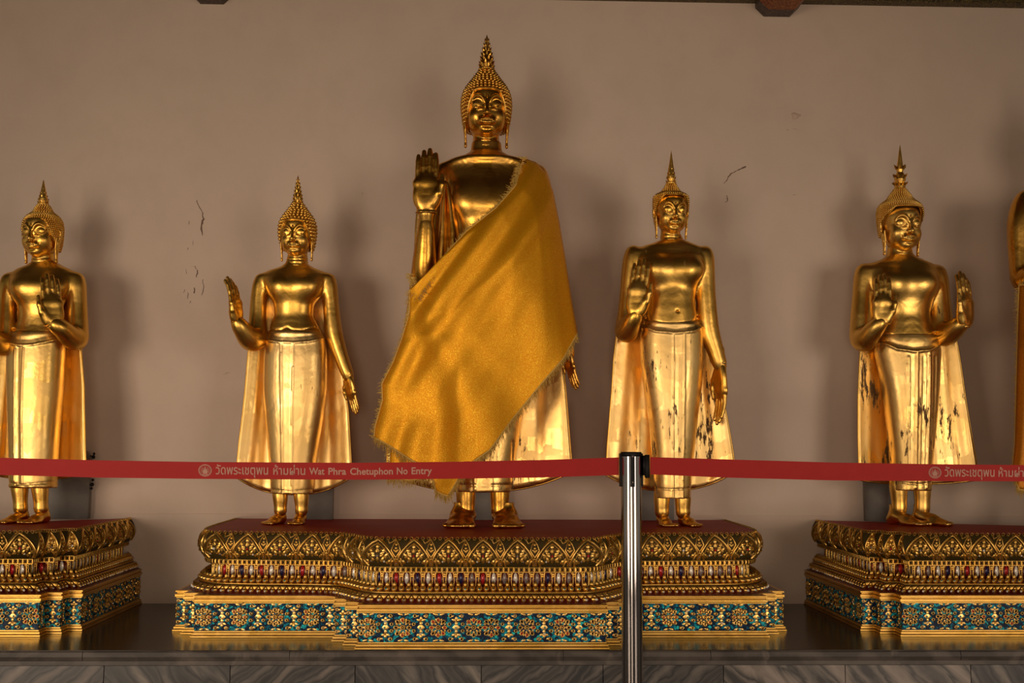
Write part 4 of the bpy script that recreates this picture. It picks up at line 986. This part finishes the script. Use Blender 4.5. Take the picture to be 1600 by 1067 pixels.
# ---------------------------------------------------------------- cloth draped over the tall statue
def cloth(name, sides, Y, base, mat, label, depth, fold, nu=90, nv=120, fr=True, seed=1, extra=None):
    "four sides in photo positions: top P0->P1, left P1->P2, bottom P2->P3, right P3->P0 (x, y, d)"
    def side(P, n):
        P = np.array(P, float); d = np.hypot(*np.diff(P[:, :2], axis=0).T); s = np.concatenate([[0], np.cumsum(d)])/d.sum()
        t = np.linspace(0, 1, n); return np.stack([np.interp(t, s, P[:, j]) for j in range(3)], 1)
    A = side(sides[0], nu)            # P0 -> P1   (u from 0 at P0)
    B = side(sides[1], nv)            # P1 -> P2   (v down)
    C = side(sides[2], nu)[::-1]      # P3 -> P2
    D = side(sides[3], nv)[::-1]      # P0 -> P3
    u = np.linspace(0, 1, nu)[None, :, None]; v = np.linspace(0, 1, nv)[:, None, None]
    S = (1-v)*A[None]+v*C[None]+(1-u)*D[:, None]+u*B[:, None]-((1-u)*(1-v)*A[0]+u*(1-v)*A[-1]+(1-u)*v*C[0]+u*v*C[-1])
    U = u[..., 0]+0*v[..., 0]; Vv = v[..., 0]+0*u[..., 0]
    dd = S[..., 2]-depth*np.sin(PI*np.clip(U, 0, 1))**.6*np.clip(.35+Vv*2.2, 0, 1)*(1-.25*Vv)+fold(S[..., 0], S[..., 1], U, Vv)
    G = np.zeros((nv, nu, 3))
    for i in range(nv):
        for j in range(nu): G[i, j] = at(S[i, j, 0], S[i, j, 1], Y+dd[i, j])-base
    m = MB(); m.grid(G); o = m.build(name, mat, None, base); sd = o.modifiers.new('thickness', 'SOLIDIFY'); sd.thickness = .003; sd.offset = 0
    tag(o, label, 'cloth')
    rs = random.Random(seed)
    edge = [(G[0, j], G[1, j]) for j in range(nu)]+[(G[i, -1], G[i, -2]) for i in range(1, nv)]+[(G[-1, j], G[-2, j]) for j in range(nu-1, -1, -1)]
    if fr:
        m = MB()
        for k in range(len(edge)-1):
            for t in np.linspace(0, 1, max(3, int(np.linalg.norm(edge[k+1][0]-edge[k][0])/.0013))):
                p = edge[k][0]*(1-t)+edge[k+1][0]*t; q = edge[k][1]*(1-t)+edge[k+1][1]*t; out = p-q; out /= np.linalg.norm(out)+1e-9
                ln = rs.uniform(.014, .034); j = np.array([rs.uniform(-.35, .35), rs.uniform(-.7, .2), rs.uniform(-.45, .25)])
                e = p+(out*.7+j)*ln+np.array([0, 0, -.003]); mid = (p+e)/2+np.array([rs.uniform(-1, 1), rs.uniform(-1, 0), rs.uniform(-1, 1)])*.002
                m.tube([p, mid, e], [.0012, .0010, .0005], 3, cap=False)
        f = m.build('fringe', M['fringe'], o); tag(f, 'olive gold fringe along the edges', None, None, 'stuff')
        m = MB(); m.tube([e[0]+(0, -.001, 0) for e in edge], .0028, 5); m.build('hem_braid', M['fringe'], o)
    return o, G
def fold0(x, y, U, V):
    a = np.arctan2(y-430, x-640); r = np.hypot(x-640, y-430)/300
    f = .024*np.sin(a*9+.6+.4*np.sin(r*3))*np.clip(r*1.3, 0, 1)*np.clip((a-.75)/.5, 0, 1)
    e = ((x-818)*.79+(y-247)*.61)                      # distance below the upper edge
    f += .013*np.sin(e*.115+(x-y)*.004)*np.exp(-np.clip(e, 0, 999)/75)*np.clip(e/12, 0, 1)
    f += .012*np.sin((x-.35*(y-300))*.045+1.2)*np.clip((y-380)/90, 0, 1)*np.clip(1.2-U*1.1, 0, 1)
    left = np.clip((U-.45)*2.2, 0, 1)
    f += .016*np.sin(x*.082+(y-600)*.014)*np.clip((y-560)/110, 0, 1)*left
    f += .004*np.sin(x*.11+y*.05)*np.sin(y*.03)
    return f*np.clip(np.minimum(U, 1-U)*8+.25, 0, 1)
b0 = np.array(R0.location)
cloth('draped_cloth', [
    [(818,247,-.02),(806,290,-.085),(775,325,-.115),(730,360,-.12),(695,398,-.13),(668,440,-.15),(652,463,-.15)],
    [(652,463,-.15),(640,452,-.15),(640,490,-.12),(628,530,-.09),(615,565,-.08),(597,600,-.07),(598,625,-.07),(586,668,-.07),(585,683,-.07)],
    [(585,683,-.07),(610,697,-.08),(645,720,-.09),(672,732,-.10),(682,768,-.10),(700,775,-.11),(716,748,-.12),(738,722,-.12),(765,703,-.12),(800,655,-.11),(845,600,-.09),(880,560,-.07),(902,520,-.04)],
    [(902,520,-.04),(893,470,-.035),(884,410,-.03),(874,350,-.03),(864,300,-.03),(853,270,-.025),(838,254,-.02),(818,247,-.02)]],
    3.93, b0, M['cloth'], 'golden glittering satin cloth with fringe, draped over the tallest statue', .085, fold0)
# the second, lower layer of the same cloth at the left
def fold1(x, y, U, V): return .010*np.sin(x*.2)*V
cl2, _ = cloth('under_layer', [[(690,690,-.05),(650,690,-.05),(612,685,-.05)],[(612,685,-.05),(609,720,-.05),(606,746,-.05)],[(606,746,-.05),(640,750,-.05),(692,742,-.05)],[(692,742,-.05),(690,690,-.05)]],
    3.93, b0, M['cloth'], 'x', .01, fold1, 24, 20, True, 5)
par = bpy.data.objects['draped_cloth']; cl2.parent = par; cl2.location = (0, 0, 0)
for k in ('label', 'category'): del cl2[k]
fchild = [c for c in cl2.children]
m = MB()      # loose fringe knot on the shoulder and at the crook of the arm
rs = random.Random(9)
for (x0, y0, x1, y1, d0, d1, w) in ((817,246,800,300,-.03,-.105,9),(655,462,640,428,-.15,-.13,8)):
    for k in range(170):
        t = rs.random(); p = at(x0+(x1-x0)*t, y0+(y1-y0)*t, 3.93+d0+(d1-d0)*t)-b0; g = rs.choice((-1, 1))
        e = p+np.array([g*rs.uniform(.3, 1)*w*.0023, -.008*rs.random(), rs.uniform(-.6, .5)*.012]); m.tube([p, (p+e)/2+np.array([0, -.004, .002]), e], [.0013, .001, .0006], 3, cap=False)
f = m.build('fringe', M['fringe'], par); tag(f, 'fringe gathered on the shoulder and in the crook of the arm', None, None, 'stuff')
# orange cloth of the statue cut by the right edge
def fold5(x, y, U, V): return .012*np.sin(x*.16+V*2)*V
b5 = at(1690, 815, 3.95)
cloth('draped_cloth', [[(1770,300,-.03),(1700,380,-.10),(1640,440,-.12),(1592,446,-.06)],[(1592,446,-.06),(1590,520,-.05),(1588,600,-.05),(1586,690,-.05),(1582,735,-.05)],
    [(1582,735,-.05),(1592,765,-.07),(1640,768,-.10),(1740,730,-.11),(1830,560,-.04)],[(1830,560,-.04),(1815,420,-.03),(1790,320,-.03),(1770,300,-.03)]],
    3.95, b5, M['cloth_orange'], 'orange satin cloth at the right edge of the photo, draped over the cut-off statue', .09, fold5, 50, 60, True, 8)

# ---------------------------------------------------------------- barrier post and belts
YP = 2.92
pb = at(987, 900, YP); pz = at(986, 706, YP)[2]; R = .0275
post = empty('barrier_post', (pb[0], YP, 0), 'polished steel barrier post with black head standing in front of the ledge', 'barrier post')
m = MB(); m.lathe([(.16, 0), (.16, .012), (.14, .022), (.05, .04), (.03, .05), (.0285, .052)], n=48); m.build('base', M['chrome'], post)
m = MB(); m.lathe([(R, z) for z in np.linspace(.05, pz-.006, 9)], n=64, cap=False); m.build('pole', M['chrome'], post)
m = MB(); m.lathe([(R+.0012, pz-.012), (R+.0012, pz-.003), (R-.001, pz)], n=48)
m.build('cap', M['black'], post)
def chan(ang, z1, half):
    m = MB(); d = np.array([math.sin(ang), -math.cos(ang), 0]); s = np.array([math.cos(ang), math.sin(ang), 0]); V = []
    for z in (z1, pz-.004):
        for q, o in ((-half, -.008), (-half, .0045), (half, .0045), (half, -.008)): V.append(d*(R+o-(half*half/(2*R)))+s*q+np.array([0, 0, z]))
    m.add(V, [(0, 1, 5, 4), (1, 2, 6, 5), (2, 3, 7, 6), (3, 0, 4, 7), (0, 3, 2, 1), (4, 5, 6, 7)])
    for z in (pz-.012, z1+.012) if abs(ang) < .5 else ():
        c = d*(R+.0045)+np.array([0, 0, z]); n = 10
        m.add([c+s*.0022*math.cos(2*PI*j/n)+np.array([0, 0, .0022*math.sin(2*PI*j/n)])+d*.0008 for j in range(n)], [tuple(range(n))], 1)
    m.build('belt_channel', [M['black'], M['gem_smoke']], post, smooth=False)
for ang, half in ((.0, .0055), (-PI/2+.1, .006), (PI/2, .006), (PI, .006)): chan(ang, pz-.092 if abs(ang) < 2 else pz-.06, half)
m = MB(); cxm = at(1011, 730, YP)[0]-pb[0]; zt = at(1010, 711, YP)[2]; zb = at(1010, 745, YP)[2]
m.lathe([(.004, zb-.003), (.0068, zb), (.0068, zt), (.005, zt+.001)], (cxm, -.002, 0), 20); m.box((R-.002, -.006, zb+.004), (cxm, .006, zt-.001)); m.build('belt_end', M['black'], post)
# belts
def belt(name, label, x0, x1, top, bot, Ya, Yb, mat):
    n = 60; G = []
    for k in (0, 1):
        row = []
        for i in range(n+1):
            x = x0+(x1-x0)*i/n; Y = Ya+(Yb-Ya)*i/n; row.append(at(x, np.interp(x, *zip(*(top if k == 0 else bot))), Y))
        G.append(row)
    b = np.array(G[0][0]); m = MB(); m.grid([[p-b for p in r] for r in G]); o = m.build(name, mat, None, b)
    sd = o.modifiers.new('thickness', 'SOLIDIFY'); sd.thickness = .0012; sd.offset = 0; tag(o, label, 'belt'); o.data.polygons.foreach_set('use_smooth', [False]*len(o.data.polygons)); return o, b
TL = [(-120,713.5),(0,715),(150,719),(300,721.5),(450,722.5),(560,723),(700,721.5),(850,718.5),(968,714.5)]; BL = [(-120,739),(0,742),(150,746),(300,748),(450,749),(560,749.5),(700,748),(850,746),(968,742)]
TR = [(1016,714),(1130,717.5),(1300,722.5),(1450,725),(1600,726.5),(1800,727)]; BR = [(1016,741),(1130,746),(1300,750.5),(1450,751.5),(1600,752),(1800,752.5)]
belt_l, bl = belt('barrier_belt', 'red barrier belt with pale lettering running left from the post', -120, 967, TL, BL, YP+.05, YP, M['tape'])
belt_r, br = belt('barrier_belt', 'red barrier belt running right from the post, crest near the photo edge', 1016, 1800, TR, BR, YP, YP+.02, M['tape'])
# lettering
def text_mesh(body, bold):
    cu = bpy.data.curves.new('t', 'FONT'); cu.body = body; cu.size = 1; cu.offset = bold; cu.resolution_u = 3
    o = bpy.data.objects.new('t', cu); COL.objects.link(o); bpy.context.view_layer.update()
    me = bpy.data.meshes.new_from_object(o.evaluated_get(bpy.context.evaluated_depsgraph_get())); bpy.data.objects.remove(o)
    v = np.array([q.co[:] for q in me.vertices]); f = [tuple(p.vertices) for p in me.polygons]; bpy.data.meshes.remove(me); return v, f
def print_on(belt_o, b, top, bot, Yf, items):
    m = MB()
    def P(x, k): ya = np.interp(x, *zip(*top)); yb = np.interp(x, *zip(*bot)); return at(x, ya+(yb-ya)*k, Yf(x)-.0016)-b
    for body, xa, xb, ktop, kbase, bold in items:
        v, f = text_mesh(body, bold); x0, x1 = v[:, 0].min(), v[:, 0].max(); y1 = v[:, 1].max() if ktop[1] is None else ktop[1]
        V = [P(xa+(q[0]-x0)/(x1-x0)*(xb-xa), kbase+(ktop[0]-kbase)*q[1]/y1) for q in v]; m.add(V, f)
    return m, P
def crest(m, P, cx, r):
    asp = r/ (29.)     # photo pixels per belt height
    pt = lambda x, y: P(cx+x*r, .5-y*asp)
    def stroke(pts, w):
        p = np.array(pts, float); d = np.gradient(p, axis=0); d /= np.hypot(*d.T)[:, None]+1e-9; nn = np.stack([-d[:, 1], d[:, 0]], 1)*w/2
        n = len(p); m.add([pt(*q) for q in p+nn]+[pt(*q) for q in p-nn], [(i, i+1, i+1+n, i+n) for i in range(n-1)])
    a = np.linspace(0, 2*PI, 33)
    stroke(np.stack([np.cos(a)*.95, np.sin(a)*.95], 1), .10); stroke(np.stack([np.cos(a)*.8, np.sin(a)*.8], 1), .05)
    for t in np.linspace(0, 2*PI, 25)[:-1]: stroke([(math.cos(t)*.82, math.sin(t)*.82), (math.cos(t)*.93, math.sin(t)*.93)], .06)
    stroke([(0, .62), (-.06, .45), (-.14, .2), (-.3, -.1)], .09); stroke([(0, .62), (.06, .45), (.14, .2), (.3, -.1)], .09)
    for sg in (-1, 1):
        stroke([(sg*.3, .5), (sg*.42, .35), (sg*.55, .3)], .07); stroke([(sg*.25, .3), (sg*.45, .12), (sg*.66, .1)], .07)
        stroke([(sg*.3, .05), (sg*.5, -.08), (sg*.68, -.15)], .07); stroke([(sg*.35, -.15), (sg*.5, -.3), (sg*.58, -.45)], .08)
    V = [pt(-.32, -.55), pt(.32, -.55), pt(.36, -.2), pt(.2, .02), pt(0, .3), pt(-.2, .02), pt(-.36, -.2)]; m.add(V, [tuple(range(7))])
    stroke([(-.45, -.62), (0, -.7), (.45, -.62)], .1)
TH = 'วัดพระเชตุพน'; TH2 = 'ห้ามผ่าน'
Yl = lambda x: YP+.05-.05*(x+120)/1088; Yr = lambda x: YP+.02*(x-1016)/784
en = (.26, None)
m, P = print_on(belt_l, bl, TL, BL, Yl, [(TH, 337, 419, (.13, None), .72, .012), (TH2, 427, 477, (.13, None), .72, .012), ('Wat', 483, 507, (.30, None), .70, .022), ('Phra', 513, 541, (.30, None), .70, .022), ('Chetuphon', 547, 614, (.30, None), .70, .022), ('No', 620, 637, (.30, None), .70, .022), ('Entry', 643, 675, (.30, None), .70, .022)])
crest(m, P, 320.5, 10.5); m.build('lettering', M['tape_print'], belt_l, smooth=False)
m, P = print_on(belt_r, br, TR, BR, Yr, [(TH, 1476, 1554, (.13, None), .72, .012), (TH2, 1560, 1609, (.13, None), .72, .012)])
crest(m, P, 1461, 10); m.build('lettering', M['tape_print'], belt_r, smooth=False)
